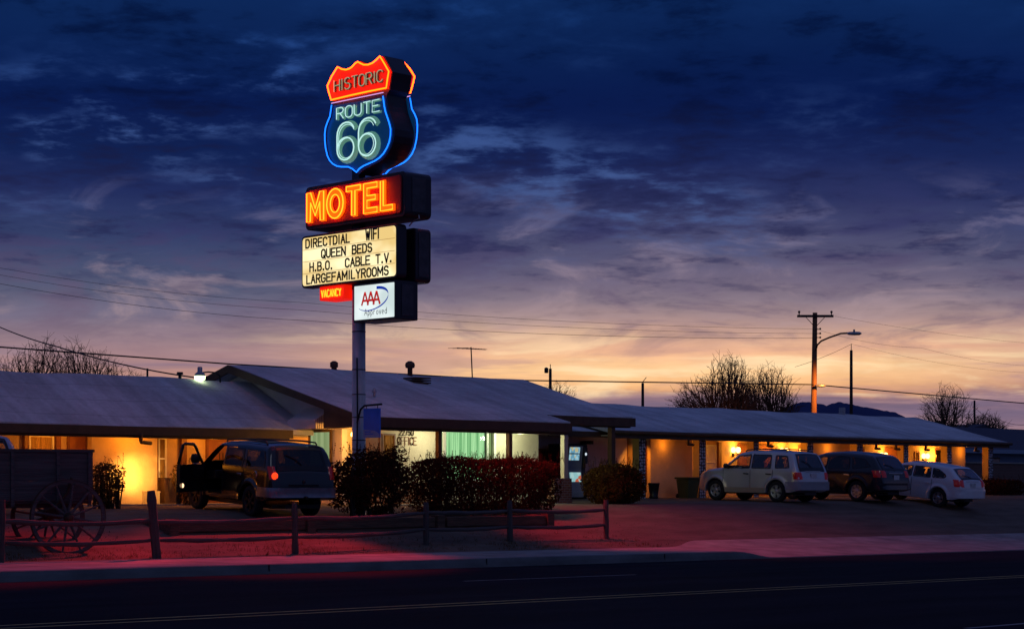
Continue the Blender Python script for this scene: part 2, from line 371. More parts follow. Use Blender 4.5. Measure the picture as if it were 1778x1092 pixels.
# ================================================================ camera
cam = bpy.data.cameras.new('camera'); camo = bpy.data.objects.new('camera', cam); COL.objects.link(camo)
cam.sensor_fit = 'HORIZONTAL'; cam.sensor_width = 36.0; cam.lens = 36.0*F_PX/1778.0
cam.shift_y = (HORIZON-546.0)/1778.0; cam.clip_start = 0.5; cam.clip_end = 20000
camo.location = (0,0,EYE); camo.rotation_euler = (radians(90),0,radians(-45)); scene.camera = camo
scene.view_settings.view_transform = 'Standard'; scene.view_settings.look = 'None'; scene.view_settings.exposure = 0
scene.render.engine = 'CYCLES'
cy = scene.cycles; cy.use_denoising = True; cy.max_bounces = 5; cy.diffuse_bounces = 3; cy.glossy_bounces = 3; cy.transparent_max_bounces = 12
cy.sample_clamp_indirect = 4.0; cy.caustics_reflective = False; cy.caustics_refractive = False

# ================================================================ sky
W = bpy.data.worlds.new("World"); scene.world = W; W.use_nodes = True
nt = W.node_tree; N = nt.nodes; L = nt.links; N.clear()
def math_(op, a, b=None, c=None, cl=False):
    n = N.new('ShaderNodeMath'); n.operation = op; n.use_clamp = cl
    for i, x in enumerate((a,b,c)):
        if x is None: continue
        if isinstance(x, (int,float)): n.inputs[i].default_value = x
        else: L.new(x, n.inputs[i])
    return n.outputs[0]
def rng(x, a, b, c=0.0, d=1.0, sm=False):
    n = N.new('ShaderNodeMapRange'); n.interpolation_type = 'SMOOTHSTEP' if sm else 'LINEAR'
    L.new(x, n.inputs[0])
    for i, q in enumerate((a,b,c,d)): n.inputs[i+1].default_value = q
    return n.outputs[0]
def mixc(f, a, b, mode='MIX'):
    n = N.new('ShaderNodeMix'); n.data_type = 'RGBA'; n.blend_type = mode
    for i, x in ((0,f),(6,a),(7,b)):
        if isinstance(x, (int,float)): n.inputs[i].default_value = x
        elif isinstance(x, tuple): n.inputs[i].default_value = (*x,1)
        else: L.new(x, n.inputs[i])
    return n.outputs[2]
def dotv(v, d):
    n = N.new('ShaderNodeVectorMath'); n.operation = 'DOT_PRODUCT'; L.new(v, n.inputs[0]); n.inputs[1].default_value = d; return n.outputs['Value']
def comb(x, y, z):
    n = N.new('ShaderNodeCombineXYZ')
    for i, q in enumerate((x,y,z)):
        if isinstance(q, (int,float)): n.inputs[i].default_value = q
        else: L.new(q, n.inputs[i])
    return n.outputs[0]
def noise(vec, scale, detail=6, rough=0.6, dist=0.0):
    n = N.new('ShaderNodeTexNoise'); L.new(vec, n.inputs['Vector']); n.inputs['Scale'].default_value = scale
    n.inputs['Detail'].default_value = detail; n.inputs['Roughness'].default_value = rough; n.inputs['Distortion'].default_value = dist; return n.outputs[0]
def srgb(h):
    h = h.lstrip('#'); c = [int(h[i:i+2],16)/255 for i in (0,2,4)]
    return tuple(x/12.92 if x <= .04045 else ((x+.055)/1.055)**2.4 for x in c)
def ramp(x, stops):
    n = N.new('ShaderNodeValToRGB'); L.new(x, n.inputs[0]); el = n.color_ramp.elements
    while len(el) < len(stops): el.new(0.5)
    for e, (p, c) in zip(el, stops): e.position = p; e.color = (*srgb(c),1)
    return n.outputs[0]
tc = N.new('ShaderNodeTexCoord'); D = tc.outputs['Generated']
sx = N.new('ShaderNodeSeparateXYZ'); L.new(D, sx.inputs[0]); Z = sx.outputs[2]
side = dotv(D, (Q,-Q,0)); ahead = dotv(D, (Q,Q,0)); sun = dotv(D, (0.778,0.628,0))
# wispy distortion of the height bands, so that no band is a straight line
warp = math_('SUBTRACT', noise(comb(math_('MULTIPLY',side,5.0), math_('MULTIPLY',ahead,2.0), math_('MULTIPLY',Z,26.0)), 1.0, 5, 0.6), 0.5)
h = math_('MULTIPLY', math_('ADD', Z, math_('MULTIPLY', warp, 0.018)), 1/0.27)
def st(y): return clamp((840-y)/3350/0.27)
west = ramp(h, [(st(840),'#5d4a62'),(st(735),'#846c80'),(st(712),'#957686'),(st(690),'#d99a6c'),(st(665),'#f7bd84'),(st(640),'#fdca92'),(st(610),'#efb690'),(st(580),'#caa08c'),(st(552),'#a38888'),(st(525),'#857582'),(st(490),'#6e6379'),(st(450),'#545270'),(st(400),'#3f4166'),(st(350),'#2b315b'),(st(290),'#1c2656'),(st(225),'#0b1a4a'),(st(130),'#03123f'),(st(0),'#03143f')])
east = ramp(h, [(st(840),'#a87a6a'),(st(690),'#b4877e'),(st(655),'#b68980'),(st(625),'#a28085'),(st(590),'#917a84'),(st(550),'#726a80'),(st(510),'#555872'),(st(470),'#434b6c'),(st(420),'#313c64'),(st(350),'#1f2a59'),(st(280),'#10204f'),(st(200),'#08194a'),(st(100),'#0a2150'),(st(0),'#0c2757')])
fr = rng(sun, 0.964, 0.998, sm=True)
base = mixc(fr, east, west)
# right of the sunset the low sky turns lilac
lil = math_('MULTIPLY', rng(side, 0.125, 0.30, sm=True), rng(Z, 0.085, 0.03, sm=True))
base = mixc(math_('MULTIPLY', lil, 0.55), base, srgb('#8d7285'))
# stretched low clouds: lilac banks and glowing streaks
low = rng(Z, 0.092, 0.052, sm=True)
n1 = noise(comb(math_('MULTIPLY',side,6.5), math_('MULTIPLY',ahead,3.0), math_('MULTIPLY',Z,72.0)), 1.0, 7, 0.58, 0.5)
streak = rng(n1, 0.49, 0.62, sm=True); bank = rng(n1, 0.49, 0.36, sm=True)
base = mixc(math_('MULTIPLY', math_('MULTIPLY', bank, low), math_('SUBTRACT', 0.75, math_('MULTIPLY', fr, 0.25))), base, mixc(fr, srgb('#7d6a80'), srgb('#a98088')))
warm = math_('MULTIPLY', math_('MULTIPLY', streak, low), rng(sun, 0.955, 0.99, sm=True))
base = mixc(math_('MULTIPLY', warm, 0.85), base, srgb('#ffdfb0'))
# soft mauve billows between the glow and the dark deck
n2 = noise(comb(math_('MULTIPLY',side,11.0), math_('MULTIPLY',ahead,3.0), math_('MULTIPLY',Z,38.0)), 1.0, 7, 0.6, 0.6)
midb = math_('MULTIPLY', rng(Z, 0.055, 0.085, sm=True), rng(Z, 0.165, 0.125, sm=True))
base = mixc(math_('MULTIPLY', math_('MULTIPLY', rng(n2, 0.50, 0.66, sm=True), midb), 0.55), base, mixc(rng(Z, 0.075, 0.14), srgb('#b89a96'), srgb('#6a6a90')))
base = mixc(math_('MULTIPLY', math_('MULTIPLY', rng(n2, 0.50, 0.36, sm=True), midb), 0.60), base, mixc(rng(Z, 0.07, 0.13), srgb('#7a6678'), srgb('#2f305e')))
# the slate bank that lies on the horizon
nb = noise(comb(math_('MULTIPLY',side,16.0), 0.0, math_('MULTIPLY',Z,40.0)), 1.0, 5, 0.6)
edge = math_('ADD', Z, math_('MULTIPLY', math_('SUBTRACT', nb, 0.5), 0.022))
hz = math_('MULTIPLY', rng(edge, 0.050, 0.043, sm=True), rng(side, -0.02, 0.06, sm=True))
base = mixc(math_('MULTIPLY', hz, 0.9), base, mixc(rng(n1, 0.42, 0.6, sm=True), srgb('#6f6078'), srgb('#9a7884')))
# high cloud deck seen in perspective: dark undersides and blue breaks
den = math_('ADD', Z, 0.10)
px_ = math_('DIVIDE', side, den); py_ = math_('DIVIDE', ahead, den)
cv = comb(px_, math_('MULTIPLY', py_, 0.95), 0.0)
c1 = noise(cv, 1.7, 3, 0.5, 0.2); c2 = noise(cv, 4.6, 8, 0.60, 0.2); c3 = noise(cv, 17.0, 6, 0.6, 0.2)
hi = rng(Z, 0.085, 0.15, sm=True)
tone = math_('ADD', math_('MULTIPLY', c2, 0.7), math_('MULTIPLY', c3, 0.3))
brk = math_('MULTIPLY', rng(tone, 0.49, 0.66, sm=True), rng(c1, 0.42, 0.62, sm=True))
# fewer breaks to the right, a bright rift in the middle at about ten degrees
rift = math_('MULTIPLY', rng(math_('ABSOLUTE', math_('SUBTRACT', math_('SUBTRACT', Z, 0.163), math_('MULTIPLY', side, -0.27))), 0.034, 0.004, sm=True),
             math_('MULTIPLY', rng(side, -0.11, -0.03, sm=True), rng(side, 0.18, 0.07, sm=True)))
leftup = math_('MULTIPLY', rng(side, 0.03, -0.11, sm=True), rng(Z, 0.125, 0.17, sm=True))
wisp = math_('MULTIPLY', math_('MULTIPLY', rng(tone, 0.46, 0.62, sm=True), rift), 1.0)
blue = math_('MAXIMUM', wisp, math_('MULTIPLY', brk, math_('ADD', math_('MULTIPLY', leftup, 1.0), 0.26)))
blue = math_('MULTIPLY', blue, hi)
base = mixc(math_('MULTIPLY', blue, 0.8), base, mixc(rng(Z, 0.13, 0.23), srgb('#4a5f92'), srgb('#1d4486')))
dark = math_('MULTIPLY', math_('MULTIPLY', rng(tone, 0.50, 0.36, sm=True), rng(Z, 0.07, 0.13, sm=True)), 0.68)
base = mixc(dark, base, mixc(rng(Z, 0.10, 0.2), srgb('#2a2c58'), srgb('#020c30')))
mott = math_('ADD', 0.86, math_('MULTIPLY', c2, 0.40))
base = mixc(1.0, base, comb(mott, mott, mott), 'MULTIPLY')
# overhead, out of the picture, the dusk sky is still pale blue
base = mixc(rng(Z, 0.27, 0.55, sm=True), base, (0.040,0.062,0.225))
bk = rng(ahead, 0.0, 0.75, sm=True)
base = mixc(bk, (0.034,0.052,0.15), base)
sky = N.new('ShaderNodeTexSky'); sky.sky_type = 'NISHITA'; sky.sun_disc = False
sky.sun_elevation = radians(-4.0); sky.sun_rotation = radians(51.1); sky.altitude = 1500
bg1 = N.new('ShaderNodeBackground'); L.new(base, bg1.inputs[0]); bg1.inputs[1].default_value = 1.0
bg2 = N.new('ShaderNodeBackground'); L.new(sky.outputs[0], bg2.inputs[0]); bg2.inputs[1].default_value = 0.003
ad = N.new('ShaderNodeAddShader'); L.new(bg1.outputs[0], ad.inputs[0]); L.new(bg2.outputs[0], ad.inputs[1])
wo = N.new('ShaderNodeOutputWorld'); L.new(ad.outputs[0], wo.inputs[0])

# ================================================================ ground, road, pavement
def steps(a, b, s):
    n = max(1, int(round((b-a)/s))); return [a+(b-a)*i/n for i in range(n+1)]
US = [-3000,-600,-150]+steps(-60,16,4)+steps(17,62,0.6)+steps(64,150,2.5)+[260,700,3500]
def sheet(name, us, vs, fz, m):
    mb = MB(); mb.grid(lambda i,j: (us[i], vs[j], fz(us[i],vs[j])), len(us), len(vs))
    return tag(mb.build(name, m, None, smooth_=True), kind='structure')
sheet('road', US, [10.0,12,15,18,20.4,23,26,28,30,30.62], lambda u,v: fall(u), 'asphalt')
sheet('near_ground', US, [-3000,-400,-60,-20,0,6,10.0], lambda u,v: fall(u)-0.01, 'gravel')
def grain(u, v):
    return 0.03*sin(u*1.7+v*0.9)*sin(v*2.3-u*0.6)+0.018*sin(u*4.1)*sin(v*5.2+u)
sheet('ground', US, steps(33.45,47,0.45)+[50,55,65,80,110,200,600,4000], lambda u,v: ground_z(u,v)-(0.05 if v < 33.7 or (u > 39.5 and v < 34.7) else 0)+(grain(u,v) if 35.8 < v < 42 and u < 26 else 0)-(0.0 if v < 110 else 0.3), 'gravel')
def kerb_h(u): return lerp(0.2, 0.025, smooth((u-38.7)/1.6))
def walk_z(u, v):
    if v <= 33.6: return fall(u)+lerp(kerb_h(u), 0.2, smooth((v-30.75)/2.4))
    return ground_z(u, v)+0.016
mb = MB(); us = steps(-60,36,1.0)+steps(36.25,42,0.25)+steps(43,150,1.5)
def vin(u): return lerp(33.72, 34.75, smooth((u-39.6)/2.6))
mb.grid(lambda i,j: (us[i], lerp(30.74, vin(us[i]), j/10), walk_z(us[i], lerp(30.74, vin(us[i]), j/10))), len(us), 11)
tag(mb.build('pavement', 'concrete', None, smooth_=True), kind='structure')
mb = MB()
kp = [(30.56,-0.05,0),(30.60,0.0,0.55),(30.63,0.0,0.93),(30.67,0.0,1.0),(30.745,0.001,1.0)]
mb.grid(lambda i,j: (us[i], kp[j][0], fall(us[i])+kp[j][1]+kerb_h(us[i])*kp[j][2]), len(us), len(kp))
tag(mb.build('kerb', 'kerb', None), kind='structure')
mb = MB()
for u in [17.7+6.05*k for k in range(-6,20)]:
    if kerb_h(u) > .1: mb.box(u-.012, u+.012, 30.585, 30.60, fall(u)+.0, fall(u)+.19)
for u in [16.2+3.2*k for k in range(-6,40)]:
    mb.add([(u-.012,30.8,walk_z(u,30.8)+.004),(u+.012,30.8,walk_z(u,30.8)+.004),(u+.012,33.4,walk_z(u,33.4)+.004),(u-.012,33.4,walk_z(u,33.4)+.004)], [(0,1,2,3)])
tag(mb.build('pavement_joint_marking', 'steel_dark', None), kind='structure')
def stripe(name, v0, v1, segs, m):
    mb = MB()
    for a, b in segs:
        uu = steps(a, b, 3.0)
        mb.grid(lambda i,j: (uu[i], (v0,v1)[j], fall(uu[i])+0.005), len(uu), 2)
    return tag(mb.build(name, m, None), kind='structure')
stripe('road_line', 20.15, 20.26, [(-60,150)], 'paint_yellow'); stripe('road_line', 20.60, 20.71, [(-60,150)], 'paint_yellow')
stripe('road_line', 25.8, 25.9, [(24.6+24.8*k, 29.4+24.8*k) for k in range(-2,5)], 'paint_white')
stripe('road_line', 12.7, 12.8, [(20.6+24.8*k, 25.4+24.8*k) for k in range(-2,5)], 'paint_white')

# far mountains
mb = MB(); random.seed(5)
prof = [(1300,724),(1340,716),(1372,704),(1395,697),(1412,699),(1436,704),(1455,697),(1470,700),(1500,706),(1528,712),(1556,716),(1577,727),(1640,745),(1720,762),(1800,768),(1900,775)]
pts = []
for i in range(121):
    x = lerp(1300,1900,i/120); y = interp(prof,x)+random.uniform(-1,1)*0.9
    pts.append(at(x, y, 5200))
vs = []
for p in pts: vs += [p, p+Vector((250,250,-p.z*0.5)), Vector((p.x-500,p.y-500,-20))]
n = len(pts)
mb.add(vs, [(3*i,3*i+3,3*i+4,3*i+1) for i in range(n-1)]+[(3*i,3*i+2,3*i+5,3*i+3) for i in range(n-1)])
tag(mb.build('mountains', 'hill', None, smooth_=True), kind='structure')

# ================================================================ motel
def wob(u, v): return 0.022*sin(u*0.83+v*0.4)+0.015*sin(u*2.1-v*1.3)
def roof_part(parent, u0, u1, prof, th=0.14, name='roof', nu=None):
    """prof: list of (v,z) from the front eave over the ridge to the back"""
    pr = []
    for (a, b) in zip(prof, prof[1:]):
        for k in range(6): pr.append((lerp(a[0],b[0],k/6), lerp(a[1],b[1],k/6)))
    pr.append(prof[-1]); k = len(pr); uu = steps(u0, u1, 0.8); mb = MB()
    def P(i, j):
        u = uu[i]
        if j < k: v, z = pr[j]; return (u, v, z+wob(u,v))
        v, z = pr[2*k-1-j]; return (u, v, z-th+wob(u,v))
    base = [P(i,j) for i in range(len(uu)) for j in range(2*k)]; n2 = 2*k; fs = []
    for i in range(len(uu)-1):
        for j in range(n2): fs.append((i*n2+j, (i+1)*n2+j, (i+1)*n2+(j+1)%n2, i*n2+(j+1)%n2))
    for e in (0, len(uu)-1):
        for j in range(k-1): fs.append((e*n2+j, e*n2+j+1, e*n2+2*k-2-j, e*n2+2*k-1-j))
    mb.add(base, fs); return mb.build(name, 'roof', parent)

def spout(parent, u, v, z, d=-1):
    mb = MB(); mb.tube([(u,v,z),(u,v+.02,z-.10),(u-d*.02,v+.05,z-.2),(u-d*.08,v+.12,z-.26),(u-d*.42,v+.14,z-.28)], .055, 8)
    return mb.build('gutter_spout', 'trim', parent, smooth_=True)

# ---- left wing
lw = thing('motel_wing', 'long low guest room wing with warm lit walls behind the old wooden wagon', 'motel wing', (28,45.9,1.05), group='wings of the motel')
box('wall', 'stucco_porchlit', lw, 8, 36.15, 45.9, 50, 0.9, 3.15)
box('wall_bay', 'stucco_porchlit', lw, 29.3, 31.45, 45.62, 45.9, 0.9, 3.12)
roof_part(lw, 8, 36.12, [(44.4,3.19),(47.5,4.73),(50.7,3.19)])
box('fascia', 'trim', lw, 8, 35.3, 44.33, 44.395, 2.93, 3.165)
box('beam', 'trim', lw, 8, 35.25, 44.44, 44.62, 2.86, 3.02)
box('soffit', 'stucco', lw, 8, 36.1, 44.63, 45.85, 2.99, 3.03)
box('porch_floor', 'concrete', lw, 8, 36.1, 44.2, 45.9, 0.85, 1.05)
for u0, u1 in ((27.32,27.44),(28.30,28.44),(31.46,31.6),(32.40,32.58)):
    box('trim_post', 'trim_red', lw, u0, u1, 45.78, 45.9, 1.05, 2.98)
def window(parent, u0, u1, v, z0, z1, cur='curtain_tan', frame='white', mull=False):
    f = MB(); t = .05
    f.box(u0,u1,v-.05,v-.002,z0,z0+t).box(u0,u1,v-.05,v-.002,z1-t,z1).box(u0,u0+t,v-.05,v-.002,z0+t,z1-t).box(u1-t,u1,v-.05,v-.002,z0+t,z1-t)
    if mull: f.box(u0+t,u1-t,v-.045,v-.004,(z0+z1)/2-.025,(z0+z1)/2+.025)
    w = f.build('window', frame, parent)
    mb = MB(); n = 40; 
    mb.grid(lambda i,j: (lerp(u0+t,u1-t,i/n), v-.012+.008*sin(i*1.9), (z0+t,z1-t)[j]), n+1, 2); mb.build('curtain', cur, w)
    return w
window(lw, 27.5, 28.26, 45.9, 1.75, 2.92); window(lw, 31.64, 31.92, 45.88, 1.72, 2.92, mull=True); window(lw, 24.6, 26.2, 45.9, 1.75, 2.92)
def door(parent, u0, u1, v, z0, z1, digit=None, m='door'):
    d = MB().box(u0,u1,v-.05,v-.004,z0,z1).build('door', m, parent)
    fr = MB(); fr.box(u0-.07,u0-.002,v-.07,v-.003,z0,z1+.07).box(u1+.002,u1+.07,v-.07,v-.003,z0,z1+.07).box(u0-.002,u1+.002,v-.07,v-.003,z1+.002,z1+.07); fr.build('frame', 'trim_red', d)
    MB().lathe([(.0,-.05),(.035,-.045),(.04,-.02),(.02,-.01),(.02,0)], (u0+.09,v-.055,z0+.95), 'Y', 10).build('handle', 'steel', d, smooth_=True)
    return d
door(lw, 33.38, 34.22, 45.9, 1.05, 3.0-.06); door(lw, 28.75, 29.25, 45.9, 1.05, 2.9)
mb = MB(); write(mb, '1', lambda a,b,d: (33.8+a, 45.845-d, 2.35+b), 0,0,.07,.2,.05,.012) if '1' in GL else mb.tube([(33.78,45.84,2.3),(33.78,45.84,2.52)],.013,5); mb.tube([(33.9,45.84,2.3),(33.9,45.84,2.52)],.013,5); mb.build('room_number', 'text_dark', lw)
spout(lw, 30.05, 44.35, 3.0)
# yard lamp on the ridge
yl = MB(); yl.tube([(34.95,47.4,4.66),(34.93,47.4,4.86),(34.75,47.4,4.95),(34.5,47.4,4.96),(34.3,47.4,4.93)], .025, 6)
wl = yl.build('yard_lamp_arm', 'steel_dark', lw, smooth_=True)
MB().lathe([(.06,.27),(.075,.24),(.075,.12),(.15,.06),(.17,.0)], (34.2,47.4,4.83), 'Z', 14).build('lamp_shade', 'steel', wl, smooth_=True)
MB().lathe([(.165,.0),(.155,-.10),(.10,-.13)], (34.2,47.4,4.825), 'Z', 14).build('lamp_globe', 'bulb_green', wl, smooth_=True)
mb = MB().tube([(32.4,47.5,4.7),(32.4,47.5,4.98)],.03,8); mb.build('vent_pipe','steel_dark',lw)
mb = MB().lathe([(.05,0),(.05,.12),(.10,.13),(.09,.2)], (33.55,47.5,4.72)); mb.build('roof_vent','steel_dark',lw)

# ---- office
of = thing('motel_office', 'gabled motel office with a green curtained picture window and 22750 OFFICE on its wall', 'motel office', (40,43.2,1.0), group='wings of the motel')
def zo(v): return 3.53+0.277*(v-41.6)
mb = MB(); mb.prism([(43.2,.9),(43.2,zo(43.2)-.16),(47.67,5.05),(52.0,zo(43.2)-.1),(52.0,.9)], lambda a,b,d: (d,a,b), 36.2, 36.4); mb.build('gable_wall','stucco_pale',of)
mb = MB(); mb.prism([(46.5,.9),(46.5,zo(46.5)-.16),(47.67,5.05),(52.0,zo(43.2)-.1),(52.0,.9)], lambda a,b,d: (d,a,b), 47.3, 47.5); mb.build('gable_wall','stucco_pale',of)
mb = MB(); mb.box(36.4,40.15,43.2,43.4,.9,3.84).box(42.42,44.4,43.2,43.4,.9,3.84).box(40.15,42.42,43.2,43.4,.9,1.65).box(40.15,42.42,43.2,43.4,3.32,3.84); mb.build('front_wall','stucco',of)
box('end_wall','stucco_pale',of,44.25,44.4,43.4,46.5,.9,3.9)
box('recess_wall','stucco_pale',of,44.4,52.4,46.5,46.7,.9,3.6)
roof_part(of, 35.5, 44.2, [(41.6,3.53),(47.67,5.24),(53.5,3.6)])
roof_part(of, 44.21, 48.25, [(42.57,3.81),(47.67,5.24),(53.5,3.6)], name='side_roof')
box('fascia','trim',of,35.5,44.22,41.54,41.60,3.22,3.50)
box('beam','trim',of,36.2,44.2,41.7,41.86,3.14,3.25)
box('soffit','stucco_pale',of,36.2,44.2,41.87,43.2,3.26,3.30)
box('side_fascia','trim',of,44.1,48.3,42.48,42.565,3.50,3.785)
box('side_beam','trim',of,44.3,48.2,42.62,42.80,3.46,3.66)
# rake boards of the left gable
mb = MB(); mb.prism([(41.55,3.33),(41.55,3.53),(47.67,5.22),(47.67,4.98)], lambda a,b,d:(d,a,b), 35.42, 35.5); mb.build('rake_board','trim',of)
mb = MB(); mb.prism([(53.5,3.35),(53.5,3.6),(47.67,5.22),(47.67,4.98)], lambda a,b,d:(d,a,b), 35.42, 35.5); mb.build('rake_board','trim',of)
mb = MB(); mb.prism([(41.62,3.2),(41.62,3.42),(43.2,3.86),(43.2,3.2)], lambda a,b,d:(d,a,b), 35.52, 36.18); mb.build('eave_return','trim',of)
for u in (38.66,41.6): box('porch_post','trim_red',of,u,u+.14,41.72,41.86,.95,3.14)
box('porch_post','stucco',of,44.02,44.2,41.7,41.86,1.78,3.14); box('pillar_base','brick',of,43.5,44.28,41.62,41.95,.85,1.78)
box('side_post','trim',of,47.24,47.42,42.6,42.78,.95,3.46)
box('wainscot','brick',of,36.45,40.1,43.13,43.19,.95,1.62)
box('porch_floor','concrete',of,36.2,48.3,41.5,43.2,.8,1.0)
# picture window
f = MB(); t=.09
f.box(40.17,42.40,43.1,43.18,1.66,1.66+t).box(40.17,42.40,43.1,43.18,3.22,3.31).box(40.17,40.17+t,43.1,43.18,1.75,3.22).box(42.31,42.40,43.1,43.18,1.75,3.22).box(42.02,42.08,43.11,43.17,1.75,3.22)
w = f.build('window','white',of)
mb = MB(); n=150; mb.grid(lambda i,j: (lerp(40.26,42.02,i/n), 43.28+.035*sin(i*0.92)+.02*sin(i*.37), (1.7,3.3)[j]), n+1, 2); mb.build('curtain','lit_curtain',w,smooth_=True)
MB().box(40.26,42.31,43.15,43.155,1.75,3.22).build('pane', 'clear_pane', w)
MB().box(42.12,42.28,43.2,43.24,1.75,3.22).build('side_curtain','lit_curtain_dim',w)
# porch lamp
pl = MB().box(42.60,42.78,42.15,42.5,3.19,3.255).build('porch_lamp','bulb_white',of)
MB().lathe([(.02,-.05),(.07,-.03),(.085,.02),(.06,.08),(.02,.1)],(36.0,42.45,3.0),'Z',12).build('door_lamp','bulb_warm',of,smooth_=True)
# lettering
mb = MB(); write(mb,'22750', lambda a,b,d:(38.42+a,43.19-d,3.06+b),0,0,.085,.15,.035,.014,flat=True); mb.build('street_number','text_dark',of)
mb = MB(); write(mb,'OFFICE', lambda a,b,d:(38.36+a,43.19-d,2.78+b),0,0,.105,.22,.036,.014,flat=True)
mb.build('office_lettering','trim_red',of)
door(of, 36.75, 37.6, 43.2, 1.0, 3.0, m='trim_red'); window(of, 37.72, 38.25, 43.2, 1.7, 3.1, cur='curtain_tan', frame='trim_red')
door(of, 48.05-.2, 48.3, 46.5, 1.05, 2.75, m='black')
# side window and awning on the gable
f = MB(); f.box(36.14,36.19,43.62,43.70,2.1,3.2).box(36.14,36.19,44.6,44.68,2.1,3.2).box(36.14,36.19,43.7,44.6,2.1,2.18).box(36.14,36.19,43.7,44.6,3.12,3.2)
w = f.build('window','trim',of)
mb = MB(); n=60; mb.grid(lambda i,j:(36.17+.008*sin(i*1.3), lerp(43.7,44.6,i/n),(2.18,3.12)[j]), n+1,2); mb.build('curtain','lit_curtain_dim',w)
mb = MB(); aw = lambda p: p
A0,A1 = 43.55,44.85
mb.add([(36.19,A0,3.86),(36.19,A1,3.86),(35.5,A1,3.46),(35.5,A0,3.46),(35.5,A1,3.2),(35.5,A0,3.2),(36.19,A0,3.2),(36.19,A1,3.2)],[(0,1,2,3),(3,2,4,5),(0,3,5,6),(1,7,4,2)])
mb.build('awning','stucco_pale',of)
mb = MB()
for k in range(9): mb.tube([(35.5+.075*k,A0-.006,3.2),(35.5+.075*k,A0-.006,3.46+.58*.075*k)],.007,4)
mb.build('awning_stripe','trim_red',of)
# roof furniture
mb = MB().lathe([(.09,-.25),(.09,.12),(.13,.13),(.13,.28),(.05,.33)], (39.62,47.67,5.2),n=12); mb.build('vent_pipe','trim',of,smooth_=True)
mb = MB().lathe([(.085,-.3),(.085,.26),(.15,.28),(.17,.36),(.15,.44),(.06,.5)], (42.73,47.5,5.16),n=12); mb.build('chimney_cap','trim',of,smooth_=True)
mb = MB().box(41.85,42.45,46.3,46.75,4.7,4.86)
for k in range(3): mb.box(41.8,42.5,46.22,46.8,4.86+.075*k,4.90+.075*k)
mb.build('roof_vent','trim',of)
mb = MB().lathe([(.04,0),(.04,.12),(.09,.14),(.02,.26)], (38.31,44.2,4.24),n=10); mb.build('roof_vent','steel',of)
an = MB().tube([(45.69,47.6,5.1),(45.62,47.6,6.27)],.022,6)
an = an.build('aerial_mast','steel_dark',of)
mb = MB().tube([(44.3,46.9,6.14),(47.0,48.3,6.29)],.016,5)
for k in range(8):
    c = Vector((44.3,46.9,6.14)).lerp(Vector((47.0,48.3,6.29)),(k+.3)/8); d = Vector((-.46,.88,0))*(.36-.03*k)
    mb.tube([c-d,c+d],.007,4)
mb.build('aerial','steel_dark',an)
# low roof over the vending corner
vr = MB(); vr.prism([(45.2,3.30),(45.2,3.42),(48.5,4.15),(48.5,4.03)], lambda a,b,d:(d,a,b), 46.9, 51.6); vr.build('low_roof','roof',of)
box('low_fascia','trim',of,46.9,51.6,45.14,45.2,3.22,3.41)
box('security_lamp','steel_dark',of,49.85,50.0,45.95,46.45,3.0,3.12)

# ---- right wing
rw = thing('motel_wing', 'long low guest room wing with lattice piers and lit wall lamps behind the parked cars', 'motel wing', (62,45.6,1.1), group='wings of the motel')
roof_part(rw, 49.4, 75.45, [(44.6,3.46),(49.4,4.64),(54.2,3.46)])
box('fascia','trim',rw,49.35,75.5,44.54,44.60,3.18,3.36)
mb = MB().tube([(49.35,44.47,3.38),(75.55,44.47,3.36)],.07,8); mb.build('gutter','trim',rw,smooth_=True)
box('soffit','stucco',rw,49.5,75.4,44.62,53,3.26,3.30)
box('wall','stucco_porchlit',rw,49.4,73.6,46.8,53,.9,3.26)
for u0,u1 in ((52.65,55.0),(62.4,64.95),(72.34,73.6)): box('wall_bay','stucco_porchlit',rw,u0,u1,45.6,46.8,.9,3.26)
box('porch_floor','concrete',rw,49.4,75.3,44.4,46.8,.8,1.08)
def lattice():
    m, nt, N_, L_ = newmat('lattice_block')
    out = N_.new('ShaderNodeOutputMaterial'); b = N_.new('ShaderNodeBsdfPrincipled'); L_.new(b.outputs[0],out.inputs[0]); b.inputs['Roughness'].default_value=.8
    tc = N_.new('ShaderNodeTexCoord'); vo = N_.new('ShaderNodeTexVoronoi'); vo.inputs['Scale'].default_value = 9.0; vo.inputs['Randomness'].default_value = 0.35
    L_.new(tc.outputs['Object'],vo.inputs['Vector'])
    r = N_.new('ShaderNodeValToRGB'); r.color_ramp.elements[0].position=.30; r.color_ramp.elements[0].color=(.62,.60,.66,1); r.color_ramp.elements[1].position=.48; r.color_ramp.elements[1].color=(.05,.04,.05,1)
    L_.new(vo.outputs['Distance'],r.inputs[0]); L_.new(r.outputs[0],b.inputs['Base Color']); return m
M['lattice'] = lattice()
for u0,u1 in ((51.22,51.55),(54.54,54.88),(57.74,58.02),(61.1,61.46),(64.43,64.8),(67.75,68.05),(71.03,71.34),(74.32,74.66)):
    p = box('pier','pier_lamplit',rw,u0,u1,44.9,45.2,1.0,3.26)
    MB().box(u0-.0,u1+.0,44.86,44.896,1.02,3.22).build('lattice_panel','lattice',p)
def wall_lamp(u, v, z):
    b = MB().box(u-.06,u+.06,v-.05,v-.004,z-.16,z+.02); b.tube([(u-.15,v-.16,z-.02),(u-.1,v-.14,z-.1),(u,v-.05,z-.1),(u+.1,v-.14,z-.1),(u+.15,v-.16,z-.02)],.018,6)
    o = b.build('wall_lamp','steel_dark',rw)
    for k in (-1,1): MB().lathe([(.035,-.02),(.085,.03),(.10,.10),(.075,.18),(.03,.21)],(u+.15*k,v-.16,z),'Z',14).build('lamp_shade','bulb_warm',o,smooth_=True)
    return o
LAMPS = [(58.88,46.8,2.82),(61.96,46.8,2.82),(68.9,46.8,2.72),(72.1,46.8,2.72)]
for l in LAMPS: wall_lamp(*l)
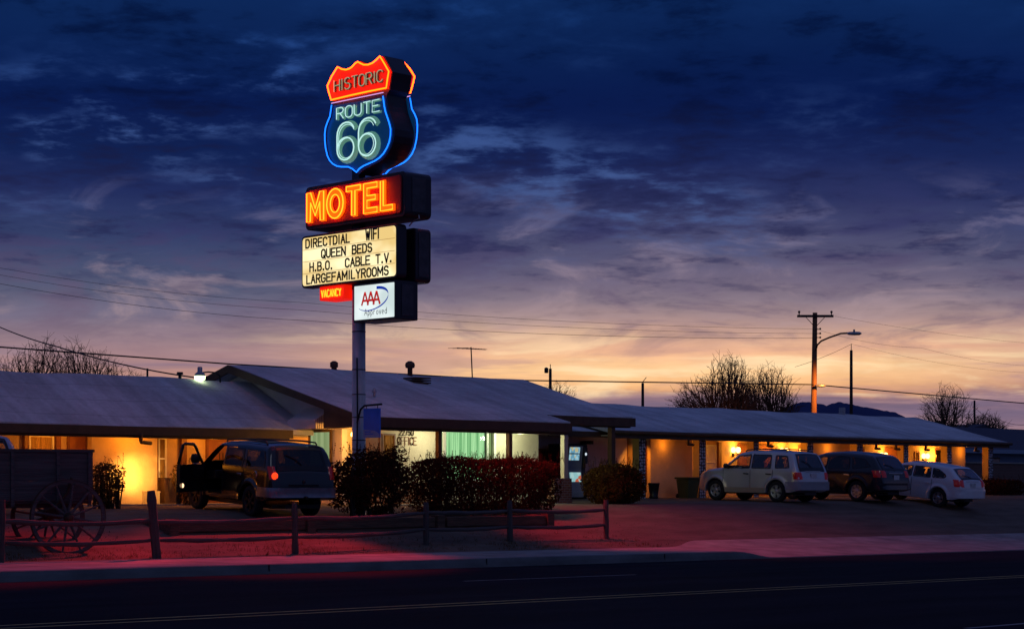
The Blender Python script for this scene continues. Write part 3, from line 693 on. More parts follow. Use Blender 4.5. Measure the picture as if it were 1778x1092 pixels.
door(rw,59.25,60.0,46.8,1.08,3.1); door(rw,60.5,61.3,46.8,1.08,3.1); door(rw,69.3,70.15,46.8,1.08,3.1); door(rw,66.9,67.6,46.8,1.08,3.1)
window(rw,57.1,57.86,46.8,1.75,3.1,cur='white',frame='white',mull=True); window(rw,61.42,61.75,46.8,1.8,3.0,frame='trim_red'); window(rw,71.45,71.8,46.8,1.8,3.0,frame='trim_red')
for u,v0,v1 in ((52.65,45.75,46.05),(62.4,45.75,46.25),(72.34,45.8,46.3)):
    mb = MB().box(u-.05,u-.004,v0,v1,1.6,3.15); wd = mb.build('side_window','trim_red',rw)
    MB().box(u-.056,u-.051,v0+.06,v1-.06,1.68,3.07).build('pane','glass_dark',wd)
for u in (57.9,52.95-.35): box('trim_post','trim_red',rw,u,u+.16,46.68,46.798,1.08,3.2)
for u in (53.6,58.3,65.4,66.8,69.0,72.9): spout(rw,u,44.6,3.3)
mb = MB().box(69.55,69.75,49.2,49.4,4.5,4.93); mb.build('roof_vent','steel',rw)

# ---- things that stand along the walls
vm = thing('vending_machine','black drinks vending machine with two lit display windows by the office','vending machine',(48.5,45.75,1.05))
mb = MB(); mb.prism([(45.36,1.05),(45.28,1.3),(45.34,1.7),(45.40,2.1),(45.34,2.6),(45.30,2.95),(45.36,2.98),(46.2,2.98),(46.2,1.05)], lambda a,b,d:(d,a,b), 47.97,48.99); mb.build('body','black',vm,bevel=.02)
vf = [(1.15,45.27),(1.3,45.262),(1.7,45.325),(2.1,45.382),(2.6,45.325),(2.9,45.285)]
mb = MB(); mb.grid(lambda i,j:((48.06,48.76)[j], vf[i][1], vf[i][0]), 6, 2); mb.build('front_panel',mat('grey_vending_panel',(.35,.34,.36),.4,var=.1),vm)
def vface(z): return interp([(a,b) for a,b in vf], z)
def dispm(name, c1, c2, c3, sc):
    m, nt_, N_, L_ = newmat(name); out=N_.new('ShaderNodeOutputMaterial'); e=N_.new('ShaderNodeEmission'); L_.new(e.outputs[0],out.inputs[0])
    tc_=N_.new('ShaderNodeTexCoord'); mp=N_.new('ShaderNodeMapping'); mp.inputs['Scale'].default_value=sc; L_.new(tc_.outputs['Object'],mp.inputs[0])
    vo=N_.new('ShaderNodeTexVoronoi'); vo.inputs['Scale'].default_value=1.0; L_.new(mp.outputs[0],vo.inputs['Vector'])
    sp=N_.new('ShaderNodeSeparateColor'); L_.new(vo.outputs['Color'],sp.inputs[0])
    r=N_.new('ShaderNodeValToRGB'); r.color_ramp.interpolation='CONSTANT'; el=r.color_ramp.elements; el[0].color=(*c1,1); el[1].position=.45; el[1].color=(*c2,1); x=el.new(.82); x.color=(*c3,1)
    L_.new(sp.outputs[0],r.inputs[0]); L_.new(r.outputs[0],e.inputs[0]); e.inputs[1].default_value=1.0; return m
M['drinks']=dispm('lit_drink_rows',(.28,.50,.60),(.12,.30,.42),(.45,.42,.25),(12,12,9)); M['drinks2']=dispm('lit_picture',(.25,.48,.50),(.35,.55,.55),(.45,.10,.05),(7,7,6))
for z0,z1 in ((2.66,2.86),(2.42,2.62)): MB().add([(48.09,vface(z0)-.012,z0),(48.6,vface(z0)-.012,z0),(48.6,vface(z1)-.012,z1),(48.09,vface(z1)-.012,z1)],[(0,1,2,3)]).build('display_window','drinks',vm)
MB().add([(48.14,vface(1.68)-.014,1.68),(48.7,vface(1.68)-.014,1.68),(48.7,vface(2.0)-.014,2.0),(48.14,vface(2.0)-.014,2.0)],[(0,1,2,3)]).build('display_window','drinks2',vm)
box('coin_panel','plastic_dark',vm,48.78,48.95,45.26,45.36,2.3,2.85)
MB().lathe([(.04,-.01),(.05,.0)],(48.86,45.25,2.63),'Y',12).build('price_light',glow('coin_light',(.7,.8,.9)),vm)
tb = thing('trash_bin','green plastic wheeled trash bin standing by a lattice pier','trash bin',(53.8,44.75,1.06))
MB().add([(53.5,44.55,1.08),(54.0,44.55,1.08),(54.0,45.0,1.08),(53.5,45.0,1.08),(53.43,44.48,1.78),(54.09,44.48,1.78),(54.09,45.06,1.78),(53.43,45.06,1.78)],[(0,1,2,3),(4,5,6,7),(0,1,5,4),(1,2,6,5),(2,3,7,6),(3,0,4,7)]).build('body','bin',tb,bevel=.02)
MB().box(53.38,54.13,44.44,45.1,1.782,1.85).build('lid','bin',tb,bevel=.02)
for k in (53.55,53.95): MB().lathe([(.02,-.03),(.1,-.03),(.1,.03),(.02,.03)],(k,45.05,1.16),'X',14).build('wheel','rubber',tb)
pt = MB().lathe([(.15,0),(.17,.06),(.15,.1),(.2,.5),(.22,.52),(.22,.56),(.18,.56),(.16,.44)],(51.85,44.75,1.08),'Z',16)
lone('planter_pot',pt,'black','black planter pot on the porch beside the first lattice pier','planter',(51.85,44.75,1.08),smooth_=True)
ub = MB().box(30.95,31.35,45.35,45.6,1.05,1.36).box(30.93,31.37,45.33,45.61,1.362,1.40)
lone('utility_box',ub,'stucco','small tan utility box low against the headlight lit wall','utility box',(31.15,45.5,1.05))
cb = MB().box(31.56,31.95,45.42,45.7,1.05,1.74).box(31.54,31.97,45.40,45.71,1.742,1.78)
lone('metal_locker',cb,'trim','dark metal locker under the narrow window of the left wing','locker',(31.75,45.55,1.05))
# ================================================================ roadside sign
SU = 33.05                                                     # the pole
sg = thing('motel_sign', 'tall neon pole sign reading HISTORIC ROUTE 66 MOTEL above a lit reader board', 'motel sign', (SU,38.75,0.6))
mb = MB().lathe([(.19,-.4),(.18,0),(.175,6.1)],(SU,38.75,.6),n=20); mb.build('pole','pole_paint',sg,smooth_=True)
mb = MB()
for z in (2.05,2.5,2.75,3.35,3.95,4.6,5.6): mb.lathe([(.18,-.012),(.188,0),(.18,.012)],(SU,38.75,z),n=16,caps=False)
mb.tube([(SU-.2,38.6,.7),(SU-.195,38.6,2.2),(SU-.19,38.58,3.6),(SU-.19,38.6,4.9)],.022,6); mb.build('pole_band','steel_dark',sg)
box('upper_post','cabinet',sg,SU-.11,SU+.11,38.62,38.9,6.7,9.85)
def rbox(name, m, a0,a1,z0,z1,u0,u1, r=.12, parent=None):
    """cabinet lying in the v-z plane with rounded corners"""
    parent = parent or sg
    poly = []
    for (cx,cz,s) in ((a1-r,z1-r,0),(a0+r,z1-r,90),(a0+r,z0+r,180),(a1-r,z0+r,270)):
        for k in range(5): t=radians(s+90*k/4); poly.append((cx+r*cos(t),cz+r*sin(t)))
    return MB().prism(poly, lambda a,b,d:(d,a,b), u0,u1).build(name,m,parent,bevel=.025)
# --- MOTEL box
mc = rbox('motel_cabinet','cabinet',36.5,40.52,8.38,9.54,32.68,33.58,r=.14)
rbox('motel_face','face_motel',36.62,40.42,8.47,9.45,32.64,32.682,r=.1)
rbox('motel_face','face_motel',36.62,40.42,8.47,9.45,33.578,33.62,r=.1)
def O_(n=20):
    return [(.5+.5*cos(2*pi*i/n), .5+.5*sin(2*pi*i/n)) for i in range(n)], [(.5+.22*cos(2*pi*i/n), .5+.25*sin(2*pi*i/n)) for i in range(n)]
BL = {'M': [(0,0),(0,1),(.27,1),(.5,.52),(.73,1),(1,1),(1,0),(.74,0),(.74,.6),(.5,.12),(.26,.6),(.26,0)],
      'T': [(.35,0),(.35,.78),(0,.78),(0,1),(1,1),(1,.78),(.65,.78),(.65,0)],
      'E': [(0,0),(0,1),(1,1),(1,.78),(.32,.78),(.32,.61),(.88,.61),(.88,.40),(.32,.40),(.32,.22),(1,.22),(1,0)],
      'L': [(0,0),(0,1),(.32,1),(.32,.22),(1,.22),(1,0)]}
def motel_letters(sgn, u):
    """sgn -1: face towards -u, text runs towards -v"""
    fn = lambda a,b,d: (u+sgn*d, (40.32+(-a)) if sgn<0 else (36.72+a), 8.55+b)
    a = 0; H = .82
    faces, tubes = MB(), MB()
    for ch, w in (('M',.76),('O',.72),('T',.62),('E',.58),('L',.52)):
        if ch == 'O':
            o, i_ = O_(); n = len(o)
            P = lambda q,d: fn(a+q[0]*w, q[1]*H, d)
            vs=[P(q,.03) for q in o]+[P(q,.03) for q in i_]+[P(q,0) for q in o]
            faces.add(vs,[(k,(k+1)%n,n+(k+1)%n,n+k) for k in range(n)]+[(k,(k+1)%n,2*n+(k+1)%n,2*n+k) for k in range(n)])
            tubes.tube([P(q,.085) for q in [(.5+(x-.5)*.93,.5+(y-.5)*.95) for x,y in o]],.017,6,closed=True)
            tubes.tube([P(q,.085) for q in [(.5+(x-.5)*1.2,.5+(y-.5)*1.15) for x,y in i_]],.015,6,closed=True)
        else:
            poly=[(a+x*w,y*H) for x,y in BL[ch]]; faces.prism(poly, fn, 0, .03)
            n=len(poly); ins=[]
            area = sum(poly[k][0]*poly[(k+1)%n][1]-poly[(k+1)%n][0]*poly[k][1] for k in range(n))
            sg_ = 1 if area>0 else -1
            for k in range(n):
                p0,p1,p2=Vector(poly[k-1]),Vector(poly[k]),Vector(poly[(k+1)%n])
                d1=(p1-p0).normalized(); d2=(p2-p1).normalized(); n1=Vector((-d1.y,d1.x))*sg_; n2=Vector((-d2.y,d2.x))*sg_
                m_=(n1+n2); m_=m_/max(.35,m_.length_squared/2)
                ins.append(p1+m_*.028)
            tubes.tube([fn(p.x,p.y,.085) for p in ins],.017,6,closed=True)
        a += w+.075
    f=faces.build('motel_letter_face','face_orange',sg); tubes.build('neon_tube','neon_yellow',f,smooth_=True)
motel_letters(-1,32.63); motel_letters(1,33.63)
# --- shield
SH=[(589,117.4),(595.5,121),(603.3,122.3),(610,120.3),(614.3,117.4),(619.5,111.5),(624.2,108.6),(629,111.3),(634,113.6),(642,113.6),(649.5,110.8),(656.5,105.2),(662.6,98.7)]
def on_face(x, y, u=32.75):
    s=(x-MIDX)/F_PX; v=u*(1-s)/(1+s); d=Q*(u+v); return (v, EYE+(HORIZON-y)*d/F_PX)
RED=[on_face(*p) for p in SH+[(670,111),(678,125),(675.5,140),(673.6,153.6),(642,159.8),(610,166.8),(578,174.5),(574,161),(571.4,150.3),(579,133.5)]]
BLU=[on_face(*p) for p in [(578.7,183.3),(575.8,203),(571.5,213),(568.1,222.9),(566.8,234),(567,244.8),(568.3,258),(571.4,271.2),(575.5,279.5),(581.3,285.5),(588,289.2),(594.5,290.4),(607.7,290.5),(615,294),(622,299.8),(627,293.5),(634,288.8),(644,284.4),(653.8,280),(662,274.5),(669.2,266.8),(675,257),(679,247),(681,236),(681.3,225),(679,215),(675.8,205.3),(672.3,195),(670.3,185.5),(668,167.9)]]
VC=38.36
def grow(pts, k=.05):
    c=Vector((sum(p[0] for p in pts)/len(pts), sum(p[1] for p in pts)/len(pts)))
    return [tuple(Vector(p)+(Vector(p)-c).normalized()*k) for p in pts]
outline = grow(RED,.045)[:17]+[RED[17-1]] 
top_pts = grow(RED,.05)
body_poly = top_pts[:17]+grow(BLU,.05)[::-1]+[top_pts[-4],top_pts[-3],top_pts[-2],top_pts[-1]]
# order: along the top to the right side, down the right side of the shield, the tip, up the left side, the left of the band
U0,U1=32.78,33.45
sh = MB().prism(body_poly, lambda a,b,d:(d,a,b), U0, U1).build('shield_cabinet','cabinet',sg)
def mir(p): return (2*VC-p[0], p[1])
BANDC=[RED[17-1],RED[-4]]
for u, sgn, f in ((U0,-1,lambda p:p),(U1,1,mir)):
    K=lambda d: u+sgn*d
    MB().prism([f(p) for p in grow(RED,.02)], lambda a,b,d:(d,a,b), K(.004),K(.02)).build('red_band','face_red',sh)
    MB().prism([f(p) for p in grow(BLU,-.01)], lambda a,b,d:(d,a,b), K(.004),K(.02)).build('blue_shield','face_blue',sh)
    MB().tube([(K(.09),)+f(p) for p in RED],.020,7,closed=True).build('red_neon_tube','neon_red',sh,smooth_=True)
    MB().tube([(K(.09),)+f(p) for p in BLU],.018,7).build('blue_neon_tube','neon_blue',sh,smooth_=True)
    l0,l1=on_face(578,180.3),on_face(668,161.6)
    MB().tube([(K(.08),)+f(l0),(K(.08),)+f(l1)],.012,6).build('violet_neon_tube','neon_violet',sh)
    def line_of(text, pl, pr, h, r, dd, name, m, parent, rr_off=(0,0), tubes=True):
        """letters spread between the photo points pl and pr of their base line"""
        a,b=Vector(on_face(*pl)),Vector(on_face(*pr)); L_=abs(a.x-b.x)
        n=sum({'I':.34,'L':.85}.get(c,1.0) for c in text); gap=.28; w=L_/(n+gap*(len(text)-1))
        mb=MB(); zz=(a.y+b.y)/2
        v0=a.x if sgn<0 else 2*VC-a.x
        if sgn>0: v0=VC-L_/2
        write(mb,text,lambda p,q,d:(K(dd+d),(v0-p if sgn<0 else v0+p)+rr_off[0],zz+q+rr_off[1]),0,0,w,h,w*gap,r,5)
        return mb.build(name,m,parent,smooth_=True)
    line_of('HISTORIC',(582.6,161.5),(667,141),.30,.030,.035,'letter_face','letter_shadow_red',sh,(-.01,-.01))
    line_of('HISTORIC',(582.6,161.5),(667,141),.30,.0125,.085,'dim_neon_tube','neon_dim',sh)
    line_of('ROUTE',(587,208.5),(661.5,193.5),.30,.034,.03,'letter_face','letter_shadow',sh,(-.012,-.012))
    line_of('ROUTE',(587,208.5),(661.5,193.5),.30,.0125,.085,'white_neon_tube','neon_white',sh)
    line_of('66',(589,280),(656,270),.98,.085,.03,'letter_face','letter_shadow',sh,(-.03,-.02))
    line_of('66',(589,280),(656,270),.98,.021,.10,'white_neon_tube','neon_white',sh)
    a_=MB(); w_=line_of('66',(592.5,277),(653,268),.88,.009,.115,'white_neon_tube','neon_white',sh)
# --- reader board: one cabinet each way
for (u0,u1,sgn,zo_) in ((32.66,32.98,-1,0.0),(33.28,33.82,1,-.06)):
    rbox('reader_cabinet','cabinet',36.78,40.66,6.84+zo_,8.24+zo_,u0,u1,r=.12)
    u=u0 if sgn<0 else u1
    rbox('reader_face','lit_reader',36.84,40.60,6.90+zo_,8.18+zo_,u+sgn*.012,u+sgn*.0,r=.09)
    rl=MB()
    for k in (1,2,3): 
        z=6.90+zo_+1.28*k/4; rl.box(36.86,40.58,min(u+sgn*.02,u+sgn*.014),max(u+sgn*.02,u+sgn*.014),z-.006,z+.006) if False else rl.add([(u+sgn*.018,36.86,z-.006),(u+sgn*.018,40.58,z-.006),(u+sgn*.018,40.58,z+.006),(u+sgn*.018,36.86,z+.006)],[(0,1,2,3)])
    rl.build('letter_rail',mat('amber_rail',(.45,.25,.06),.5,emit=(.6,.33,.08),estr=.6) if 'rail' not in M else M['rail'],sg)
    tx=MB()
    fn=lambda a,b,d:(u+sgn*(.02+d),(40.6-a if sgn<0 else 36.84+a),6.90+zo_+b)
    def row(text,a,k,w=.145,gap=.062,h=.215): write(tx,text,fn,a,1.28*(3-k)/4+.05,w,h,gap,.021,5,flat=True)
    row('DIRECTDIAL',.16,0); row('WIFI',2.62,0,w=.12,gap=.05,h=.25)
    row('QUEEN',.82,1); row('BEDS',2.08,1)
    row('H.B.O.',.33,2); row('CABLE',1.80,2,w=.15,gap=.06); row('T.V.',3.02,2)
    row('LARGEFAMILYROOMS',.20,3,w=.148,gap=.066)
    tx.build('reader_lettering','black',sg)
# --- access panels and conduit on the cabinet ends
for (v,z0,z1,ua,ub) in ((36.5,8.52,9.40,32.9,33.36),(36.78,6.92,8.04,33.38,33.72),(36.84,5.9,6.7,32.85,33.25)):
    MB().box(ua,ub,v-.014,v-.002,z0,z1).build('access_panel',M.setdefault('panel_grey',mat('worn_panel_paint',(.05,.042,.055),.4,var=.5,scale=5)),sg,bevel=.006)
MB().tube([(33.08,36.44,8.44),(33.08,36.42,8.36),(33.08,36.7,8.28),(33.08,36.8,8.2)],.018,6).build('conduit','steel',sg)
# --- no-vacancy box and club sign
rbox('vacancy_cabinet','face_red',38.95,39.98,6.47,6.84,32.72,33.3,r=.03)
for sgn,u in ((-1,32.72),(1,33.3)):
    mb=MB(); write(mb,'VACANCY',lambda a,b,d:(u+sgn*(.03+d),(39.86-a if sgn<0 else 39.07+a),6.55+b),0,0,.085,.19,.035,.015,5); mb.build('vacancy_neon_tube','neon_yellow',sg)
rbox('club_cabinet','cabinet',36.84,38.52,5.80,6.80,32.66,33.42,r=.03)
GL['N2']=GL['N']
for sgn,u in ((-1,32.66),(1,33.42)):
    fp=rbox('club_face','lit_white',36.90,38.46,5.86,6.74,u+sgn*.012,u,r=.02)
    F=lambda a,b,d:(u+sgn*(.014+d),(38.46-a if sgn<0 else 36.90+a),5.86+b)
    red=MB()
    for k in range(3): 
        a0=.30+k*.23
        for st in ([(0,0),(.13,.34)],[(.13,.34),(.26,0)],[(.05,.12),(.21,.12)]):
            (x0,y0),(x1,y1)=st; dx,dy=x1-x0,y1-y0; l=sqrt(dx*dx+dy*dy); nx,ny=-dy/l*.028,dx/l*.028
            red.prism([(a0+x0+nx,.36+y0+ny),(a0+x0-nx,.36+y0-ny),(a0+x1-nx,.36+y1-ny),(a0+x1+nx,.36+y1+ny)],F,0,.004+.003*k)
    red.build('club_lettering',M.setdefault('club_red',mat('club_red',(.55,.01,.01),.4,emit=(.7,.02,.02),estr=.5)),fp)
    sw=MB(); n=26; ring=[]
    for i in range(n):
        t=radians(lerp(-150,75,i/(n-1))); wd=.006+.034*i/(n-1)
        ring.append((.74+.62*cos(t)*1.0,.50+.27*sin(t)+.18*cos(t)*.5,wd))
    for i in range(n-1):
        (x0,y0,w0),(x1,y1,w1)=ring[i],ring[i+1]
        sw.add([F(x0,y0-w0,.016),F(x1,y1-w1,.016),F(x1,y1+w1,.016),F(x0,y0+w0,.016)],[(0,1,2,3)])
    sw.build('blue_swoosh',M.setdefault('club_blue',mat('club_blue',(.01,.04,.5),.4,emit=(.01,.06,.6),estr=.5)),fp)
    tx=MB(); 
    def wr(text,a,b,w,h): 
        for ch in text:
            for stt in GL[ch]: tx.tube([F(a+x*w,b+y*h,.01) for x,y in stt],.008,4)
            a+=w+.035
    wr('A',.42,.10,.10,.16); wr('pproved',.555,.10,.075,.16); tx.build('approved_lettering',M.setdefault('club_dark',mat('club_dark',(.03,.04,.05),.5)),fp)
# --- small blue banner on a bracket
bn = thing('banner_sign','small blue banner hanging from an iron bracket on the sign pole','banner',(32.9,38.4,2.7))
mb=MB().tube([(32.88,38.62,3.2),(32.88,38.55,3.38),(32.86,38.45,3.55),(32.86,38.3,3.64),(32.86,37.62,3.66)],.028,7); mb.build('bracket','steel_dark',bn,smooth_=True)
for v in (38.22,37.78): MB().tube([(32.86,v,3.65),(32.86,v,3.55)],.01,5).build('hanger','steel_dark',bn)
MB().box(32.84,32.88,37.68,38.32,2.80,3.56).build('panel','banner',bn)
MB().add([(32.836,38.32,2.80),(32.836,37.68,2.80),(32.836,37.68,2.90),(32.836,37.86,2.98),(32.836,38.32,3.02)],[(0,1,2,3,4)]).build('pale_stripe','banner_pale',bn)
mb=MB()
for k,(a,b) in enumerate(((38.26,38.02),(38.26,37.92))): mb.add([(32.832,a,2.94-.06*k),(32.832,b,2.94-.06*k),(32.832,b,2.97-.06*k),(32.832,a,2.97-.06*k)],[(0,1,2,3)])
mb.build('small_print','banner',bn)

# ================================================================ rail fence
fe = thing('rail_fence','weathered split rail fence of leaning posts along the pavement','fence',(30,34.4,0.1))
FP=[(16.2,33.75,1.0,0),(19.73,33.95,1.22,-.02),(23.45,34.0,1.42,.13),(27.3,34.2,1.15,0.02),(32.02,35.0,1.05,.0),(35.14,35.2,1.06,.02),(38.93,35.3,1.05,.01)]
random.seed(12)
tops=[]
for i,(u,v,h_,ln) in enumerate(FP):
    z=ground_z(u,v); w=.075 if i!=2 else .10
    mb=MB(); k=9; prof=[]
    rad=[w*(1+.10*random.uniform(-1,1)) for _ in range(k)]; rad[-1]*=.8
    mb.tube([(u-ln*(j/(k-1)) , v+ln*.4*(j/(k-1)), z-.2+(h_+.2)*j/(k-1)) for j in range(k)], rad, 7)
    mb.build('post','wood_post',fe); tops.append((u-ln*.6,v+ln*.25,z,h_))
for i,(p,q) in enumerate(zip(tops,tops[1:])):
    for fr_p,fr_q in ((.70,.72),(.33,.36)):
        if i==2 and fr_p>.5: fr_p,fr_q=.66,.74
        a=Vector((p[0],p[1]+.02,p[2]+1.15*fr_p)); b=Vector((q[0],q[1]+.02,q[2]+1.12*fr_q-.02))
        mb=MB(); k=11; sag=random.uniform(.03,.07)
        pts=[a.lerp(b,j/(k-1))+Vector((0,random.uniform(-.015,.015),-sag*sin(pi*j/(k-1))+random.uniform(-.008,.008))) for j in range(k)]
        mb.tube(pts,[.032]+[.050*(1+.16*random.uniform(-1,1)) for _ in range(k-2)]+[.032],7); mb.build('rail','wood_grey',fe)

# ================================================================ timber edged bed
tbw = thing('timber_border','raised planting bed edged with old dark railroad ties below the hedges','planting bed',(32,37.6,0.3))
BU0,BU1,BV0,BV1,BZ=25.7,38.3,36.7,40.0,.74
random.seed(3)
for k,(a,b) in enumerate(((25.75,29.6),(29.9,33.9),(34.2,38.0))):
    for lv in range(2):
        MB().box(a+random.uniform(0,.1),b,BV0-.02*lv+random.uniform(-.02,.02),BV0+.22,.22+.27*lv,.475+.27*lv).build('railroad_tie','tie',tbw,bevel=.02)
for u in (25.6,29.62,33.92,38.02): MB().box(u,u+.26,BV0-.08,BV0+.2,.15,.80).build('tie_post','tie',tbw,bevel=.02)
for u in (BU0,BU1-.24): MB().box(u,u+.22,BV0+.24,BV1,.25,.76).build('railroad_tie','tie',tbw,bevel=.02)
mb=MB(); n1_,n2_=40,12
mb.grid(lambda i,j:(lerp(BU0+.2,BU1-.22,i/n1_),lerp(BV0+.2,BV1+.3,j/n2_),.70+.05*sin(i*1.1)*sin(j*1.9)+.28*smooth(j/n2_-.3)),n1_+1,n2_+1); mb.build('soil','soil',tbw,smooth_=True)

# ================================================================ leaves and hedges
def leaf_mesh(mb, inside, n, size, rnd, jitter=.5, bounds=None, shell=.0):
    x0,x1,y0,y1,z0,z1=bounds; k=0; tries=0
    while k<n and tries<n*60:
        tries+=1
        p=Vector((rnd.uniform(x0,x1),rnd.uniform(y0,y1),rnd.uniform(z0,z1))); d=inside(p)
        if d<=0: continue
        if rnd.random()<shell and d>.28: continue
        s=size*rnd.uniform(.55,1.35); a=Vector((rnd.gauss(0,1),rnd.gauss(0,1),rnd.gauss(0,.8))).normalized(); b=a.cross(Vector((rnd.gauss(0,1),rnd.gauss(0,1),rnd.gauss(0,1)))).normalized()
        mb.add([p-a*s,p+b*s*.42,p+a*s,p-b*s*.42],[(0,1,2,3)]); k+=1
def clumps(rnd, n, bounds, r):
    x0,x1,y0,y1,z0,z1=bounds
    return [(Vector((rnd.uniform(x0,x1),rnd.uniform(y0,y1),rnd.uniform(z0,z1))), rnd.uniform(*r)) for _ in range(n)]
def hedge(name,label,cat,c,half,base,top,n,size,seed,leaf,stems=10,group=None,power=4.0,hollow=0.25,shell=.6,ragged=.16):
    rnd=random.Random(seed); root=thing(name,label,cat,(c[0],c[1],base),group=group)
    ph=[rnd.uniform(0,6.28) for _ in range(8)]
    cz=(base+top)/2; hz=(top-base)/2
    def ins(p):
        x,y,z=(p.x-c[0])/half[0],(p.y-c[1])/half[1],(p.z-cz)/hz
        wv=1+ragged*(sin(p.x*2.3+ph[0])*.5+sin(p.x*5.1+p.z*3+ph[1])*.3+sin(p.z*6+p.y*4+ph[2])*.3+sin(p.x*11+p.y*9+p.z*8+ph[3])*.25)
        r=(abs(x)**power+abs(y)**power+abs(z)**power)**(1/power)
        d=(wv-r)
        # gaps low down, where stems show
        if z<-.35 and sin(p.x*7+ph[4])*sin(p.y*5+p.z*9+ph[5])>.75-hollow*1.2: return 0
        return d
    mb=MB(); e=1.15
    leaf_mesh(mb,ins,n,size,rnd,bounds=(c[0]-half[0]*e,c[0]+half[0]*e,c[1]-half[1]*e,c[1]+half[1]*e,base+.02,cz+hz*e),shell=shell)
    # loose sprigs that break the outline
    for _ in range(int(n*.007)):
        x=rnd.uniform(-1,1); p=Vector((c[0]+half[0]*x*.95,c[1]+rnd.uniform(-.8,.8)*half[1],top+rnd.uniform(-.08,.02))); d=Vector((rnd.uniform(-.5,.5),rnd.uniform(-.5,.5),1)).normalized(); l=rnd.uniform(.08,.26); mb.tube([p-d*.1,p+d*l],.004,3,caps=False)
        for k in range(5):
            q=p+d*l*k/4; s=size*.7; a=Vector((rnd.gauss(0,1),rnd.gauss(0,1),.4)).normalized(); b=a.cross(d).normalized() if a.cross(d).length>0 else Vector((1,0,0))
            mb.add([q-a*s,q+b*s*.4,q+a*s,q-b*s*.4],[(0,1,2,3)])
    mb.build('foliage',leaf,root,fix=False)
    st=MB()
    for i in range(stems):
        x=lerp(-.8,.8,(i+.5)/stems); p=Vector((c[0]+half[0]*x+rnd.uniform(-.1,.1),c[1]+rnd.uniform(-.4,.4)*half[1],base-.08))
        for b in range(3):
            q=[p]; d=Vector((rnd.uniform(-.35,.35),rnd.uniform(-.35,.35),1))
            for k in range(5): q.append(q[-1]+Vector(((d.x+rnd.uniform(-.2,.2))*min(1,half[0]),(d.y+rnd.uniform(-.2,.2))*min(1,half[1]),1))*(top-base)*.17)
            st.tube(q,[.028,.024,.018,.014,.01,.006],5)
    st.build('stems','bark',root)
    return root
hedge('hedge','wide dark russet hedge in front of the office window','hedge',(37.45,38.5),(2.62,.85),.80,2.30,27000,.046,1,'leaf_red',stems=16,power=6,hollow=.35,ragged=.09)
hedge('shrub','tall loose dark shrub at the foot of the sign pole','shrub',(32.50,37.75),(.98,.8),.75,2.46,7000,.06,2,'leaf_red',stems=9,power=2.6,hollow=.45,ragged=.30)
hedge('bush','rounded olive bush by the path right of the office','bush',(45.15,40.6),(.92,.85),.95,2.22,9000,.055,3,'leaf_green',stems=6,power=3.0,hollow=.1,ragged=.10)
hedge('hedge','low clipped hedge at the far right end of the motel','hedge',(73.5,43.9),(1.22,.7),.95,1.78,4500,.06,4,'leaf_red',stems=5,power=6,hollow=.05,ragged=.06)
hedge('bush','clipped twiggy bush between the wagon and the headlight spot','bush',(27.72,42.4),(.44,.4),1.0,2.15,1500,.05,7,'leaf_dry',stems=12,power=3.5,hollow=.7,ragged=.12,shell=.2)
hedge('bush','ragged twiggy bush lit by headlights in front of the dark vehicle','bush',(31.40,44.25),(.36,.36),1.03,2.15,1000,.05,8,'leaf_dry',stems=9,power=2.4,hollow=.6,ragged=.3,shell=.2)
# dry weeds and litter along the fence foot
rnd=random.Random(31); mb=MB()
for _ in range(1500):
    u=rnd.uniform(17,40); v=rnd.triangular(33.8,36.5,34.0); z=ground_z(u,v)-.01
    if rnd.random()>.5+.5*sin(u*1.3)*sin(u*.37+1): continue
    for k in range(rnd.randint(3,7)):
        d=Vector((rnd.gauss(0,.5),rnd.gauss(0,.5),1)).normalized(); l=rnd.uniform(.03,.13); w_=Vector((rnd.gauss(0,1),rnd.gauss(0,1),0)).normalized()*.006; p=Vector((u+rnd.gauss(0,.05),v+rnd.gauss(0,.05),z))
        mb.add([p-w_,p+w_,p+d*l],[(0,1,2)])
tag(mb.build('dry_grass','leaf_dry',None,fix=False),'thin tufts of dry grass along the foot of the fence',None,kind='stuff')
mb=MB()
for _ in range(4200):
    u=rnd.uniform(17,48); v=rnd.triangular(33.8,39,34.6); z=ground_z(u,v); s=rnd.uniform(.008,.022)
    c=Vector((u,v,z+s*.3)); mb.add([c+Vector((rnd.uniform(-s,s),rnd.uniform(-s,s),-s)) for _ in range(3)]+[c+Vector((0,0,s))],[(0,1,3),(1,2,3),(2,0,3)])
tag(mb.build('gravel','gravel',None,fix=False),'loose stones scattered over the ground',None,kind='stuff')

